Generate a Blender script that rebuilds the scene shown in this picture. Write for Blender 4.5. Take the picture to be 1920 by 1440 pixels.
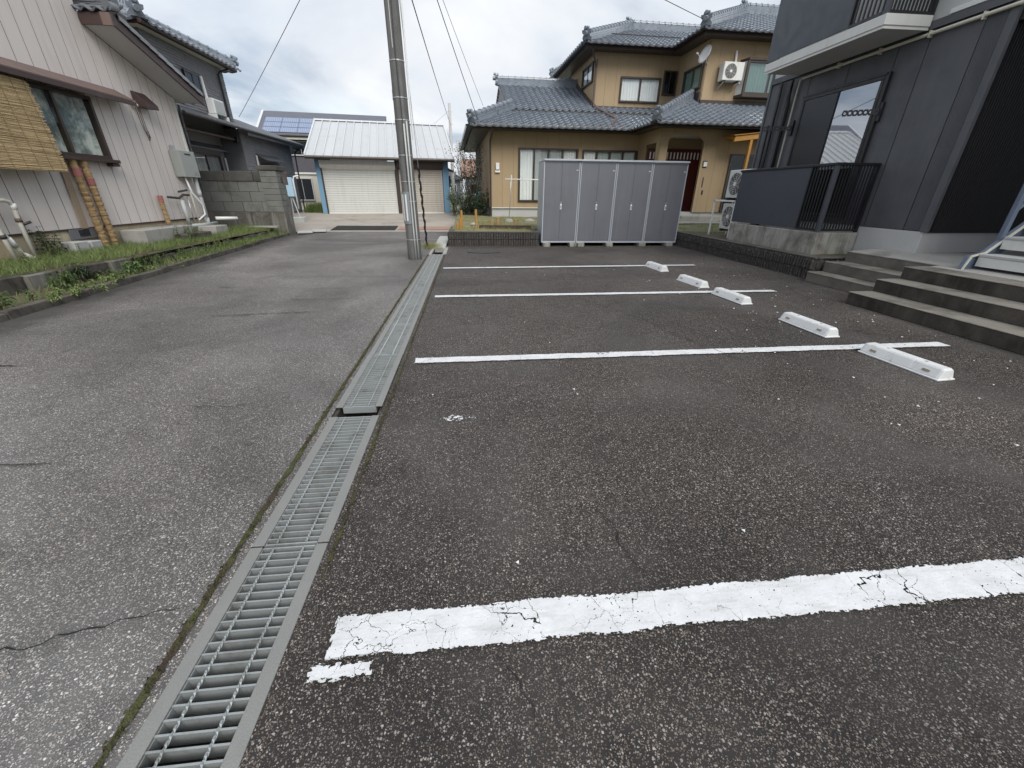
import bpy, bmesh, math, random
from mathutils import Vector, Matrix
RN = random.Random(11)
S = bpy.context.scene
for o in list(bpy.data.objects): bpy.data.objects.remove(o)
COL = S.collection

# ------------------------------------------------------------------ camera
PITCH, YAW, ROLL, FPX = math.radians(25.48), math.radians(5.849), math.radians(0.455), 751.07
fw = Vector((math.sin(YAW)*math.cos(PITCH), math.cos(YAW)*math.cos(PITCH), -math.sin(PITCH)))
r0 = fw.cross(Vector((0, 0, 1))).normalized(); u0 = r0.cross(fw)
rt = r0*math.cos(ROLL) + u0*math.sin(ROLL); up = -r0*math.sin(ROLL) + u0*math.cos(ROLL)
cam = bpy.data.cameras.new('camera'); camo = bpy.data.objects.new('camera', cam); COL.objects.link(camo)
camo.matrix_world = Matrix(((rt.x, up.x, -fw.x, 0), (rt.y, up.y, -fw.y, 0), (rt.z, up.z, -fw.z, 1.35), (0, 0, 0, 1)))
cam.sensor_fit = 'HORIZONTAL'; cam.sensor_width = 36; cam.lens = 36*FPX/1920; cam.clip_start = .05; cam.clip_end = 3000
S.camera = camo
try:
    cy = S.cycles; cy.max_bounces = 6; cy.diffuse_bounces = 3; cy.glossy_bounces = 3; cy.transmission_bounces = 4; cy.transparent_max_bounces = 8; cy.caustics_reflective = False; cy.caustics_refractive = False
except Exception: pass

# ------------------------------------------------------------------ sky, sun, exposure
SUN_EL, SUN_AZ = math.radians(44), math.radians(163)     # azimuth clockwise from +Y
W = bpy.data.worlds.new('World'); S.world = W; W.use_nodes = True
nt = W.node_tree; nt.nodes.clear()
def N(t, typ, **kw):
    n = t.nodes.new(typ)
    for k, v in kw.items(): setattr(n, k, v)
    return n
out = N(nt, 'ShaderNodeOutputWorld')
sky = N(nt, 'ShaderNodeTexSky', sky_type='NISHITA', sun_disc=False, sun_elevation=SUN_EL, sun_rotation=SUN_AZ, air_density=1.2, dust_density=2.0)
b1 = N(nt, 'ShaderNodeBackground'); b1.inputs[1].default_value = .09
nt.links.new(sky.outputs[0], b1.inputs[0])
tc = N(nt, 'ShaderNodeTexCoord'); sep = N(nt, 'ShaderNodeSeparateXYZ'); nt.links.new(tc.outputs['Generated'], sep.inputs[0])
mz = N(nt, 'ShaderNodeMath', operation='MAXIMUM'); nt.links.new(sep.outputs[2], mz.inputs[0]); mz.inputs[1].default_value = 0.0
az = N(nt, 'ShaderNodeMath', operation='ADD'); nt.links.new(mz.outputs[0], az.inputs[0]); az.inputs[1].default_value = .16
dx = N(nt, 'ShaderNodeMath', operation='DIVIDE'); dy = N(nt, 'ShaderNodeMath', operation='DIVIDE')
nt.links.new(sep.outputs[0], dx.inputs[0]); nt.links.new(az.outputs[0], dx.inputs[1])
nt.links.new(sep.outputs[1], dy.inputs[0]); nt.links.new(az.outputs[0], dy.inputs[1])
cmb = N(nt, 'ShaderNodeCombineXYZ'); nt.links.new(dx.outputs[0], cmb.inputs[0]); nt.links.new(dy.outputs[0], cmb.inputs[1])
n1 = N(nt, 'ShaderNodeTexNoise'); n1.inputs['Scale'].default_value = .62; n1.inputs['Detail'].default_value = 6; n1.inputs['Roughness'].default_value = .52; n1.inputs['Distortion'].default_value = .5
nt.links.new(cmb.outputs[0], n1.inputs['Vector'])
cr = N(nt, 'ShaderNodeValToRGB'); nt.links.new(n1.outputs[0], cr.inputs[0])
e = cr.color_ramp.elements; e[0].position = .38; e[0].color = (.38, .46, .58, 1); e[1].position = .63; e[1].color = (.98, .99, 1, 1)
e2 = cr.color_ramp.elements.new(.48); e2.color = (.72, .77, .84, 1)
b2 = N(nt, 'ShaderNodeBackground'); b2.inputs[1].default_value = .57; nt.links.new(cr.outputs[0], b2.inputs[0])
n2 = N(nt, 'ShaderNodeTexNoise'); n2.inputs['Scale'].default_value = .45; n2.inputs['Detail'].default_value = 4
ofs = N(nt, 'ShaderNodeVectorMath', operation='ADD'); ofs.inputs[1].default_value = (7.3, 2.1, 4); nt.links.new(cmb.outputs[0], ofs.inputs[0]); nt.links.new(ofs.outputs[0], n2.inputs['Vector'])
cv = N(nt, 'ShaderNodeValToRGB'); nt.links.new(n2.outputs[0], cv.inputs[0])
cv.color_ramp.elements[0].position = .30; cv.color_ramp.elements[0].color = (.55, .55, .55, 1); cv.color_ramp.elements[1].position = .46; cv.color_ramp.elements[1].color = (1, 1, 1, 1)
mx = N(nt, 'ShaderNodeMixShader'); nt.links.new(cv.outputs[0], mx.inputs[0]); nt.links.new(b1.outputs[0], mx.inputs[1]); nt.links.new(b2.outputs[0], mx.inputs[2])
nt.links.new(mx.outputs[0], out.inputs[0])
sl = bpy.data.lights.new('sun', 'SUN'); sl.energy = 1.5; sl.angle = math.radians(40); sl.color = (1, .97, .92)
so = bpy.data.objects.new('sun', sl); COL.objects.link(so)
sd = Vector((math.sin(SUN_AZ)*math.cos(SUN_EL), math.cos(SUN_AZ)*math.cos(SUN_EL), math.sin(SUN_EL)))
so.rotation_euler = (-sd).to_track_quat('-Z', 'Y').to_euler()
vs = S.view_settings; vs.view_transform = 'Standard'; vs.look = 'None'; vs.gamma = 1; vs.exposure = .92; vs.use_curve_mapping = False

# ------------------------------------------------------------------ materials
MATS = {}
def mtree(name):
    m = bpy.data.materials.new(name); m.use_nodes = True; t = m.node_tree; t.nodes.clear()
    o = N(t, 'ShaderNodeOutputMaterial'); p = N(t, 'ShaderNodeBsdfPrincipled'); t.links.new(p.outputs[0], o.inputs[0])
    g = N(t, 'ShaderNodeNewGeometry'); MATS[name] = m
    return m, t, o, p, g.outputs['Position']
def noise(t, vec, sc, det=5, rough=.55, dist=0, scale3=None):
    if scale3:
        mp = N(t, 'ShaderNodeMapping'); mp.inputs['Scale'].default_value = scale3; t.links.new(vec, mp.inputs[0]); vec = mp.outputs[0]
    n = N(t, 'ShaderNodeTexNoise'); n.inputs['Scale'].default_value = sc; n.inputs['Detail'].default_value = det
    n.inputs['Roughness'].default_value = rough; n.inputs['Distortion'].default_value = dist; t.links.new(vec, n.inputs['Vector'])
    return n.outputs[0]
def maprange(t, v, a, b, c=0., d=1.):
    n = N(t, 'ShaderNodeMapRange'); n.inputs[1].default_value = a; n.inputs[2].default_value = b; n.inputs[3].default_value = c; n.inputs[4].default_value = d
    t.links.new(v, n.inputs[0]); return n.outputs[0]
def mixc(t, f, a, b, mode='MIX'):
    n = N(t, 'ShaderNodeMix', data_type='RGBA', blend_type=mode)
    for i, x in ((0, f), (6, a), (7, b)):
        if isinstance(x, (int, float)): n.inputs[i].default_value = x
        elif isinstance(x, (tuple, list)): n.inputs[i].default_value = (*x[:3], 1)
        else: t.links.new(x, n.inputs[i])
    return n.outputs[2]
def mth(t, op, a, b=None):
    n = N(t, 'ShaderNodeMath', operation=op)
    for i, x in ((0, a), (1, b)):
        if x is None: continue
        if isinstance(x, (int, float)): n.inputs[i].default_value = x
        else: t.links.new(x, n.inputs[i])
    return n.outputs[0]
def bump(t, p, h, st, d=.01):
    b = N(t, 'ShaderNodeBump'); b.inputs['Strength'].default_value = st; b.inputs['Distance'].default_value = d
    t.links.new(h, b.inputs['Height']); t.links.new(b.outputs[0], p.inputs['Normal'])
def mat(name, col, rough=.6, var=.12, sc=2., fine=.08, fsc=60., bmp=0, bsc=60., metal=0, spec=.5, stain=None, stain_t=(.5, .7), stain_s=1.5, streak=None, streak_a=.5, obj=0., coat=0):
    m, t, o, p, pos = mtree(name)
    c = mixc(t, noise(t, pos, sc, 6), tuple(x*(1-var) for x in col), tuple(min(1, x*(1+var)) for x in col))
    if fine: c = mixc(t, maprange(t, noise(t, pos, fsc, 2), .3, .7, 0, 1), mixc(t, 1., c, (1-fine,)*3, 'MULTIPLY'), mixc(t, 1., c, (1+fine,)*3, 'MULTIPLY'))
    if stain: c = mixc(t, maprange(t, noise(t, pos, stain_s, 8, .65, .3), *stain_t), c, stain)
    if streak: c = mixc(t, mth(t, 'MULTIPLY', maprange(t, noise(t, pos, 1, 5, .6, 0, (9, 9, .7)), .48, .72), streak_a), c, streak)
    if obj:
        oi = N(t, 'ShaderNodeObjectInfo'); hs = N(t, 'ShaderNodeHueSaturation'); t.links.new(c, hs.inputs['Color'])
        t.links.new(maprange(t, oi.outputs['Random'], 0, 1, 1-obj, 1+obj), hs.inputs['Value']); c = hs.outputs[0]
    t.links.new(c, p.inputs['Base Color'])
    p.inputs['Metallic'].default_value = metal; p.inputs['Specular IOR Level'].default_value = spec; p.inputs['Coat Weight'].default_value = coat
    t.links.new(maprange(t, noise(t, pos, sc*4, 4), .3, .7, max(.03, rough-.1), min(1, rough+.1)), p.inputs['Roughness'])
    if bmp: bump(t, p, noise(t, pos, bsc, 4), bmp)
    return m
def asphalt(name, binder, lo, hi, th, patch, pa=.5, edge=None):
    m, t, o, p, pos = mtree(name)
    def stones(sc, th_, r):
        v = N(t, 'ShaderNodeTexVoronoi'); v.inputs['Scale'].default_value = sc; v.inputs['Randomness'].default_value = 1
        wp = N(t, 'ShaderNodeVectorMath', operation='ADD'); nn = N(t, 'ShaderNodeTexNoise'); nn.inputs['Scale'].default_value = sc*1.1; nn.inputs['Detail'].default_value = 0; t.links.new(pos, nn.inputs['Vector'])
        ms = N(t, 'ShaderNodeVectorMath', operation='SCALE'); ms.inputs['Scale'].default_value = .7/sc; t.links.new(nn.outputs['Color'], ms.inputs[0])
        t.links.new(pos, wp.inputs[0]); t.links.new(ms.outputs[0], wp.inputs[1]); t.links.new(wp.outputs[0], v.inputs['Vector'])
        s = N(t, 'ShaderNodeSeparateColor'); t.links.new(v.outputs['Color'], s.inputs[0])
        shape = maprange(t, v.outputs['Distance'], r, r-.12)
        sel = maprange(t, s.outputs[0], th_, th_+.05)
        return mth(t, 'MULTIPLY', shape, sel), s.outputs[1], s.outputs[2], v.outputs['Distance']
    mA, rA, hA, dA = stones(105, th, .46); mB, rB, hB, dB = stones(190, th-.12, .5)
    big = noise(t, pos, .9, 6, .6, .4); mid = noise(t, pos, 7, 4)
    base = mixc(t, maprange(t, mid, .3, .7), tuple(x*.72 for x in binder), tuple(x*1.3 for x in binder))
    def tint(r, h):
        c = mixc(t, mth(t, 'POWER', r, 2.8), lo, hi)
        return mixc(t, mth(t, 'MULTIPLY', h, .3), c, (hi[0]*.85, hi[1]*.66, hi[2]*.52))
    c = mixc(t, mB, base, mixc(t, 1., tint(rB, hB), (.8, .8, .8), 'MULTIPLY'))
    c = mixc(t, mA, c, tint(rA, hA))
    c = mixc(t, mth(t, 'MULTIPLY', maprange(t, big, .45, .68), pa), c, patch)
    vb = noise(t, pos, .35, 5, .6, .6)
    c = mixc(t, 1., c, mixc(t, maprange(t, vb, .35, .65), (.68, .67, .66), (1.36, 1.35, 1.34)), 'MULTIPLY')
    c = mixc(t, maprange(t, noise(t, pos, 1.7, 6, .68, .8), .60, .72, 0, .55), c, tuple(x*.62 for x in binder))
    if edge:   # dirty band with mossy soil along one side: (x at y=0, slope, width, colour)
        sp = N(t, 'ShaderNodeSeparateXYZ'); t.links.new(pos, sp.inputs[0])
        d = mth(t, 'SUBTRACT', sp.outputs[0], mth(t, 'ADD', mth(t, 'MULTIPLY', sp.outputs[1], edge[1]), edge[0]))
        d = mth(t, 'ADD', d, mth(t, 'MULTIPLY', mth(t, 'SUBTRACT', noise(t, pos, 2.5, 5), .5), edge[2]*1.2))
        c = mixc(t, maprange(t, d, edge[2], edge[2]*.25, 0, .8), c, edge[3])
    t.links.new(c, p.inputs['Base Color'])
    t.links.new(maprange(t, mid, .3, .7, .62, .82), p.inputs['Roughness']); p.inputs['Specular IOR Level'].default_value = .42
    h = mth(t, 'ADD', mth(t, 'MULTIPLY', mth(t, 'ADD', mA, mth(t, 'MULTIPLY', mB, .5)), .5), mth(t, 'MULTIPLY', mid, .4))
    bump(t, p, h, .9, .007)
    return m
asphalt('asphalt_road', (.084, .081, .080), (.14, .137, .136), (.70, .69, .675), .26, (.20, .195, .19), .3, (-4.83, -.083, .75, (.05, .046, .042)))
asphalt('asphalt_lot', (.0235, .0195, .018), (.042, .037, .035), (.50, .475, .45), .37, (.095, .088, .084), .6)
def paint(name, hx, hy, er, crack=1.):
    m, t, o, p, pos = mtree(name)
    tcn = N(t, 'ShaderNodeTexCoord'); ob = tcn.outputs['Object']; sp = N(t, 'ShaderNodeSeparateXYZ'); t.links.new(ob, sp.inputs[0])
    ex = mth(t, 'SUBTRACT', hx, mth(t, 'ABSOLUTE', sp.outputs[0])); ey = mth(t, 'SUBTRACT', hy, mth(t, 'ABSOLUTE', sp.outputs[1]))
    d = mth(t, 'MINIMUM', ex, ey)
    v = N(t, 'ShaderNodeTexVoronoi'); v.inputs['Scale'].default_value = 85; t.links.new(pos, v.inputs['Vector'])
    s = N(t, 'ShaderNodeSeparateColor'); t.links.new(v.outputs['Color'], s.inputs[0])
    wear = mth(t, 'MULTIPLY', mth(t, 'SUBTRACT', noise(t, pos, 5, 4), .42), er*2.4)
    thr = mth(t, 'ADD', mth(t, 'MULTIPLY', s.outputs[0], er*.55), wear)
    keep = maprange(t, mth(t, 'SUBTRACT', d, thr), -.0008, .0008)
    def crk(sc, w, wob):
        vv = N(t, 'ShaderNodeTexVoronoi', feature='DISTANCE_TO_EDGE'); vv.inputs['Scale'].default_value = sc
        nn = N(t, 'ShaderNodeTexNoise'); nn.inputs['Scale'].default_value = sc*2.5; nn.inputs['Detail'].default_value = 5; t.links.new(pos, nn.inputs['Vector'])
        ms = N(t, 'ShaderNodeVectorMath', operation='SCALE'); ms.inputs['Scale'].default_value = wob/sc; t.links.new(nn.outputs['Color'], ms.inputs[0])
        wp = N(t, 'ShaderNodeVectorMath', operation='ADD'); t.links.new(pos, wp.inputs[0]); t.links.new(ms.outputs[0], wp.inputs[1]); t.links.new(wp.outputs[0], vv.inputs['Vector'])
        wn = mth(t, 'MULTIPLY', maprange(t, noise(t, pos, 3.1, 3), .46, .66), w)
        return mth(t, 'GREATER_THAN', vv.outputs['Distance'], wn)
    k = mth(t, 'MULTIPLY', keep, crk(1.7, .006*crack, .9)); k = mth(t, 'MULTIPLY', k, crk(9, .007*crack, .6))
    pits = mth(t, 'GREATER_THAN', mth(t, 'ADD', noise(t, pos, 85, 2), mth(t, 'MULTIPLY', noise(t, pos, 3.3, 4), -.35)), .125); k = mth(t, 'MULTIPLY', k, pits)
    c = mixc(t, maprange(t, noise(t, pos, 9, 6, .65), .35, .75), (.70, .71, .72), (.55, .555, .56))
    c = mixc(t, maprange(t, noise(t, pos, 4, 7, .7, 0, (1, 7, 1)), .52, .72, 0, .6), c, (.40, .39, .37))
    t.links.new(c, p.inputs['Base Color']); p.inputs['Roughness'].default_value = .65
    bump(t, p, mth(t, 'ADD', mth(t, 'MULTIPLY', v.outputs['Distance'], -.5), noise(t, pos, 30, 3)), .35, .004)
    tr = N(t, 'ShaderNodeBsdfTransparent'); ms = N(t, 'ShaderNodeMixShader'); t.links.new(k, ms.inputs[0]); t.links.new(tr.outputs[0], ms.inputs[1]); t.links.new(p.outputs[0], ms.inputs[2]); t.links.new(ms.outputs[0], o.inputs[0])
    return m
def glass(name, tint=(.9, .95, .93), refl=.06, rough=.02):
    m, t, o, p, pos = mtree(name); t.nodes.remove(p)
    tr = N(t, 'ShaderNodeBsdfTransparent'); tr.inputs[0].default_value = (*tint, 1)
    gl = N(t, 'ShaderNodeBsdfGlossy'); gl.inputs['Roughness'].default_value = rough; gl.inputs[0].default_value = (.95, .97, 1, 1)
    lw = N(t, 'ShaderNodeLayerWeight'); lw.inputs[0].default_value = .5
    f = mth(t, 'MINIMUM', mth(t, 'ADD', mth(t, 'MULTIPLY', mth(t, 'POWER', lw.outputs['Facing'], 4.), .8), refl), 1.)
    nb = N(t, 'ShaderNodeBump'); nb.inputs['Strength'].default_value = .03; t.links.new(noise(t, pos, 1.2, 2), nb.inputs['Height']); t.links.new(nb.outputs[0], gl.inputs['Normal'])
    ms = N(t, 'ShaderNodeMixShader'); t.links.new(f, ms.inputs[0]); t.links.new(tr.outputs[0], ms.inputs[1]); t.links.new(gl.outputs[0], ms.inputs[2]); t.links.new(ms.outputs[0], o.inputs[0])
    return m
glass('glass_clear', (.98, .99, .985), .04)
glass('glass_dark', (.45, .48, .47), .035)
glass('screen', (.30, .30, .31), .05, .3)
glass('glass_mirror', (.35, .37, .4), .42)
glass('glass_frost', (.85, .90, .88), .10, .2)
mat('galv', (.33, .352, .352), .45, .14, 6, .10, 220, .12, 160, .3, stain=(.17, .165, .15), stain_t=(.52, .75), stain_s=7)
mat('galv_flat', (.265, .265, .252), .55, .12, 5, .10, 240, .15, 200, .35, stain=(.30, .29, .26), stain_t=(.55, .85), stain_s=6)
mat('conc', (.36, .35, .325), .88, .16, 2.5, .10, 90, .35, 120, stain=(.17, .165, .15), stain_t=(.5, .75), stain_s=2.2)
mat('conc_light', (.45, .45, .44), .85, .10, 2, .08, 90, .25, 120, stain=(.30, .29, .27), stain_t=(.58, .85), stain_s=2)
mat('conc_found', (.50, .50, .495), .85, .08, 2, .06, 120, .15, 140)
mat('conc_dark', (.115, .102, .088), .88, .25, 2.5, .16, 80, .5, 110, stain=(.040, .035, .029), stain_t=(.42, .62), stain_s=2.6)
mat('tread_worn_lit', (.21, .195, .17), .88, .2, 2.5, .16, 80, .5, 110, stain=(.085, .077, .066), stain_t=(.46, .7), stain_s=2.4)  # foot wear, and the brighter light on treads put into the colour
mat('riser_grime_shade', (.075, .064, .053), .9, .35, 3, .2, 80, .5, 110, stain=(.026, .022, .018), stain_t=(.40, .62), stain_s=2.2, streak=(.13, .12, .10), streak_a=.35)  # mould stains, plus the weaker light on risers painted in as darker colour
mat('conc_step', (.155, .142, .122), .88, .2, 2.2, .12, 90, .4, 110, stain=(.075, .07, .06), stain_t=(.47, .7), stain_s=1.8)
mat('conc_landing', (.36, .35, .33), .85, .15, 1.2, .1, 80, .3, 110, stain=(.15, .14, .125), stain_t=(.48, .66), stain_s=1.1)
mat('conc_stained', (.36, .35, .32), .88, .15, 2, .1, 90, .35, 110, stain=(.13, .12, .10), stain_t=(.46, .68), stain_s=2.5, streak=(.10, .09, .075), streak_a=.75)
mat('conc_rust', (.52, .46, .33), .88, .15, 1.6, .1, 90, .35, 110, stain=(.42, .33, .19), stain_t=(.45, .7), stain_s=1.3, streak=(.14, .12, .09), streak_a=.5)
mat('forecourt', (.40, .36, .315), .85, .14, .8, .12, 40, .3, 60, stain=(.24, .215, .185), stain_t=(.5, .72), stain_s=.9)
mat('aggregate', (.11, .10, .092), .9, .35, 30, .45, 130, 1., 90, stain=(.045, .04, .036), stain_t=(.44, .6), stain_s=14)
mat('moss', (.075, .080, .028), .95, .45, 12, .35, 180, 1., 130, stain=(.06, .042, .028), stain_t=(.46, .6), stain_s=4)
mat('crack', (.012, .011, .010), .95, .3, 8)
mat('tar', (.028, .026, .025), .75, .3, 8, .2, 90, .4, 90)
mat('soil', (.12, .09, .06), .95, .3, 3, .3, 50, .9, 40, stain=(.07, .075, .03), stain_t=(.45, .6))
mat('garden_soil', (.21, .19, .12), .95, .3, 2, .35, 40, .9, 35, stain=(.16, .17, .055), stain_t=(.46, .58), stain_s=1.6)
mat('ground_far', (.20, .20, .15), .95, .3, .3, .2, 10)
mat('block_dark', (.066, .060, .056), .9, .5, 14, .5, 120, 1., 90, stain=(.26, .25, .23), stain_t=(.58, .68), stain_s=22)
mat('block_wall', (.185, .19, .175), .9, .15, 3, .12, 90, .4, 100, stain=(.085, .082, .072), stain_t=(.5, .75), stain_s=1.8, obj=.10)
mat('base_grime', (.15, .14, .12), .9, .2, 2, .12, 90, .4, 100, stain=(.06, .055, .045), stain_t=(.42, .66), stain_s=2, streak=(.34, .33, .30), streak_a=.7)
mat('block_cap', (.10, .098, .088), .9, .2, 4, .14, 90, .5, 90, stain=(.05, .048, .042), stain_t=(.45, .7), obj=.08)
mat('pink', (.71, .655, .62), .62, .05, 1.5, .03, 120, .06, 300, stain=(.44, .385, .36), stain_t=(.62, .95), stain_s=.9, streak=(.42, .36, .33), streak_a=.22)
mat('joint', (.055, .04, .035), .8, .1)
mat('brown', (.060, .036, .032), .45, .18, 3, .06, 90, stain=(.12, .085, .075), stain_t=(.55, .8))
mat('brown_light', (.155, .105, .092), .6, .2, 3, .08, 90)
mat('soffit', (.58, .58, .57), .8, .05, 2, .03)
mat('tile', (.205, .232, .270), .22, .22, 3.5, .12, 40, .1, 60, 0, .65, stain=(.085, .097, .115), stain_t=(.5, .8), stain_s=5)
mat('tile_pink', (.14, .15, .165), .38, .25, 5, .15, 50, .15, 60, 0, .6, obj=.25)
mat('tan', (.385, .285, .172), .75, .06, 1.2, .05, 150, .12, 220, stain=(.33, .24, .14), stain_t=(.55, .9), stain_s=.8, obj=.03)
mat('tan_joint', (.17, .11, .055), .85, .1)
mat('dkbrown', (.050, .036, .030), .42, .15, 4, .05, 90)
mat('white', (.78, .79, .78), .45, .03, 2, .02, 100)
mat('white_plastic', (.70, .71, .71), .38, .05, 6, .03, 120, stain=(.30, .29, .265), stain_t=(.57, .80), stain_s=6, streak=(.45, .43, .38), streak_a=.2)
mat('pvc', (.60, .585, .51), .5, .08, 5, .04, 90, stain=(.40, .38, .30), stain_t=(.55, .8), stain_s=7)
mat('pvc_grey', (.46, .48, .47), .5, .08, 5, .04, 90, stain=(.33, .33, .31), stain_t=(.55, .8), stain_s=7)
mat('heater', (.30, .32, .30), .42, .04, 3, .03, 120)
mat('heater_front', (.37, .395, .375), .40, .04, 3, .03, 120)
mat('locker_light', (.43, .46, .505), .40, .04, 2, .02, 90, stain=(.33, .35, .39), stain_t=(.6, .9), streak=(.30, .31, .34), streak_a=.2)
mat('locker_door', (.145, .152, .170), .42, .05, 1.2, .03, 160, .03, 300, stain=(.115, .12, .135), stain_t=(.5, .85), streak=(.20, .205, .22), streak_a=.25)
mat('apt', (.100, .104, .116), .58, .08, 1.3, .05, 200, .10, 260, stain=(.070, .074, .083), stain_t=(.45, .75), streak=(.135, .138, .145), streak_a=.35)
mat('apt_panel', (.060, .066, .080), .42, .05, 1.2, .02, 160, stain=(.043, .049, .066), stain_t=(.5, .85))
mat('black', (.016, .016, .019), .38, .1, 3, .05)
mat('apt_trim_hall_shade', (.017, .016, .017), .4, .1, 3, .05)  # dark trim tone; on the hall walls it also paints in deep shade
mat('apt_pale', (.55, .55, .535), .7, .05, 1, .04, 200, .1, 200)
mat('offwhite', (.68, .68, .65), .5, .05, 2, .03, 90, streak=(.45, .44, .40), streak_a=.25)
mat('cream', (.62, .60, .50), .5, .06, 3)
mat('stairblue', (.125, .155, .215), .45, .06, 3, .03, 120)
mat('pole', (.12, .12, .117), .85, .18, 3, .14, 60, .3, 60, stain=(.075, .075, .072), stain_t=(.45, .7), stain_s=1.2, streak=(.26, .26, .25), streak_a=.5)
mat('pole_sheet', (.22, .24, .25), .6, .08, 3)
mat('steel', (.55, .56, .57), .35, .1, 5, .05, 90, metal=.7)
mat('wire', (.05, .05, .055), .6, .1)
mat('wire_pale', (.30, .31, .33), .6, .1)
mat('bamboo', (.53, .40, .225), .75, .28, 3, .22, 60, .3, 60, obj=.0)
mat('bamboo_dark', (.20, .14, .065), .8, .2, 5)
mat('straw', (.36, .245, .125), .8, .3, 9, .25, 70, .5, 60, stain=(.22, .12, .055), stain_t=(.5, .75), stain_s=9)
mat('red_tape', (.34, .13, .12), .6, .2, 8)
mat('wood_grey', (.36, .28, .20), .8, .2, 4, .1, 60)
mat('wood_orange', (.42, .21, .045), .6, .15, 4, .08, 60)
mat('garage_blue', (.16, .30, .44), .6, .08, 2, .04, 90, stain=(.12, .22, .32), stain_t=(.55, .8))
mat('shutter', (.64, .65, .62), .5, .05, 1, .03, 90, streak=(.45, .44, .38), streak_a=.4)
mat('shutter2', (.50, .465, .415), .55, .06, 1, .03, 90, streak=(.36, .30, .22), streak_a=.6)
mat('metal_roof', (.56, .575, .59), .48, .05, 1.2, .06, 60, 0, 60, .15, stain=(.42, .42, .42), stain_t=(.60, .74), stain_s=2.6, obj=.04)
mat('seam', (.68, .69, .70), .45, .05, 2, metal=.2)
mat('grey_shingle', (.20, .203, .215), .75, .12, 3, .1, 60, .3, 50)
mat('grey_wall', (.16, .162, .172), .8, .08, 2, .08, 90, .15, 120)
mat('recess_grey_lifted', (.25, .255, .265), .8, .08, 2, .06, 90)  # house grey paled to paint light into the shaded recess
mat('grey_roof', (.075, .08, .088), .5, .15, 3, .08, 60)
mat('yellowish', (.55, .55, .42), .7, .05)
mat('house_dark', (.105, .10, .115), .8, .1, 2)
mat('house_cream', (.52, .49, .43), .8, .05, 2)
mat('slate', (.12, .125, .15), .55, .12, 3, .1, 40)
mat('solar', (.20, .25, .37), .16, .12, 5, .04, 60, 0, 0, 0, .9)
mat('curtain', (.93, .94, .93), .85, .06, 4, .03)
mat('curtain_grey', (.62, .65, .64), .85, .06, 4, .03)
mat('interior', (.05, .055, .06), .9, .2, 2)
mat('interior_pale', (.24, .30, .30), .9, .35, 2.2, stain=(.80, .84, .80), stain_t=(.44, .60), stain_s=2.2)
mat('bluegreen', (.40, .52, .48), .8, .1, 2)
mat('door_red', (.115, .024, .020), .45, .15, 4, .06, 60)
mat('leaf', (.075, .125, .034), .6, .3, 6, .2, 30, obj=.2)
mat('leaf_pale', (.14, .19, .06), .6, .3, 6, .2, 30, obj=.15)
mat('leaf_dark', (.035, .06, .026), .6, .35, 6, .2, 30, obj=.2)
mat('twig', (.15, .125, .10), .9, .2, 6)
mat('stem', (.12, .13, .05), .8, .2, 6)
mat('teal_cover', (.25, .55, .50), .5, .15, 3)
mat('meter_blue', (.42, .60, .74), .5, .05, 3)
mat('brick_far', (.30, .19, .15), .85, .15, 2)
mat('grey_far', (.22, .235, .25), .85, .1, 1)
mat('terracotta', (.36, .225, .18), .8, .15, 3, .1, 60)
mat('reflector', (.26, .23, .16), .3, .25, 40, .3, 300)
mat('plate', (.045, .044, .044), .6, .2, 6)
def grassmat(name, a, b, c3):
    m, t, o, p, pos = mtree(name)
    c = mixc(t, maprange(t, noise(t, pos, 1.6, 5), .35, .62), a, b); c = mixc(t, maprange(t, noise(t, pos, 25, 2), .5, .75), c, c3)
    t.links.new(c, p.inputs['Base Color']); p.inputs['Roughness'].default_value = .6; p.inputs['Specular IOR Level'].default_value = .3
grassmat('grass', (.085, .145, .036), (.155, .205, .068), (.26, .245, .12)); grassmat('grass_dry', (.21, .22, .075), (.33, .30, .14), (.14, .17, .05))

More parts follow.
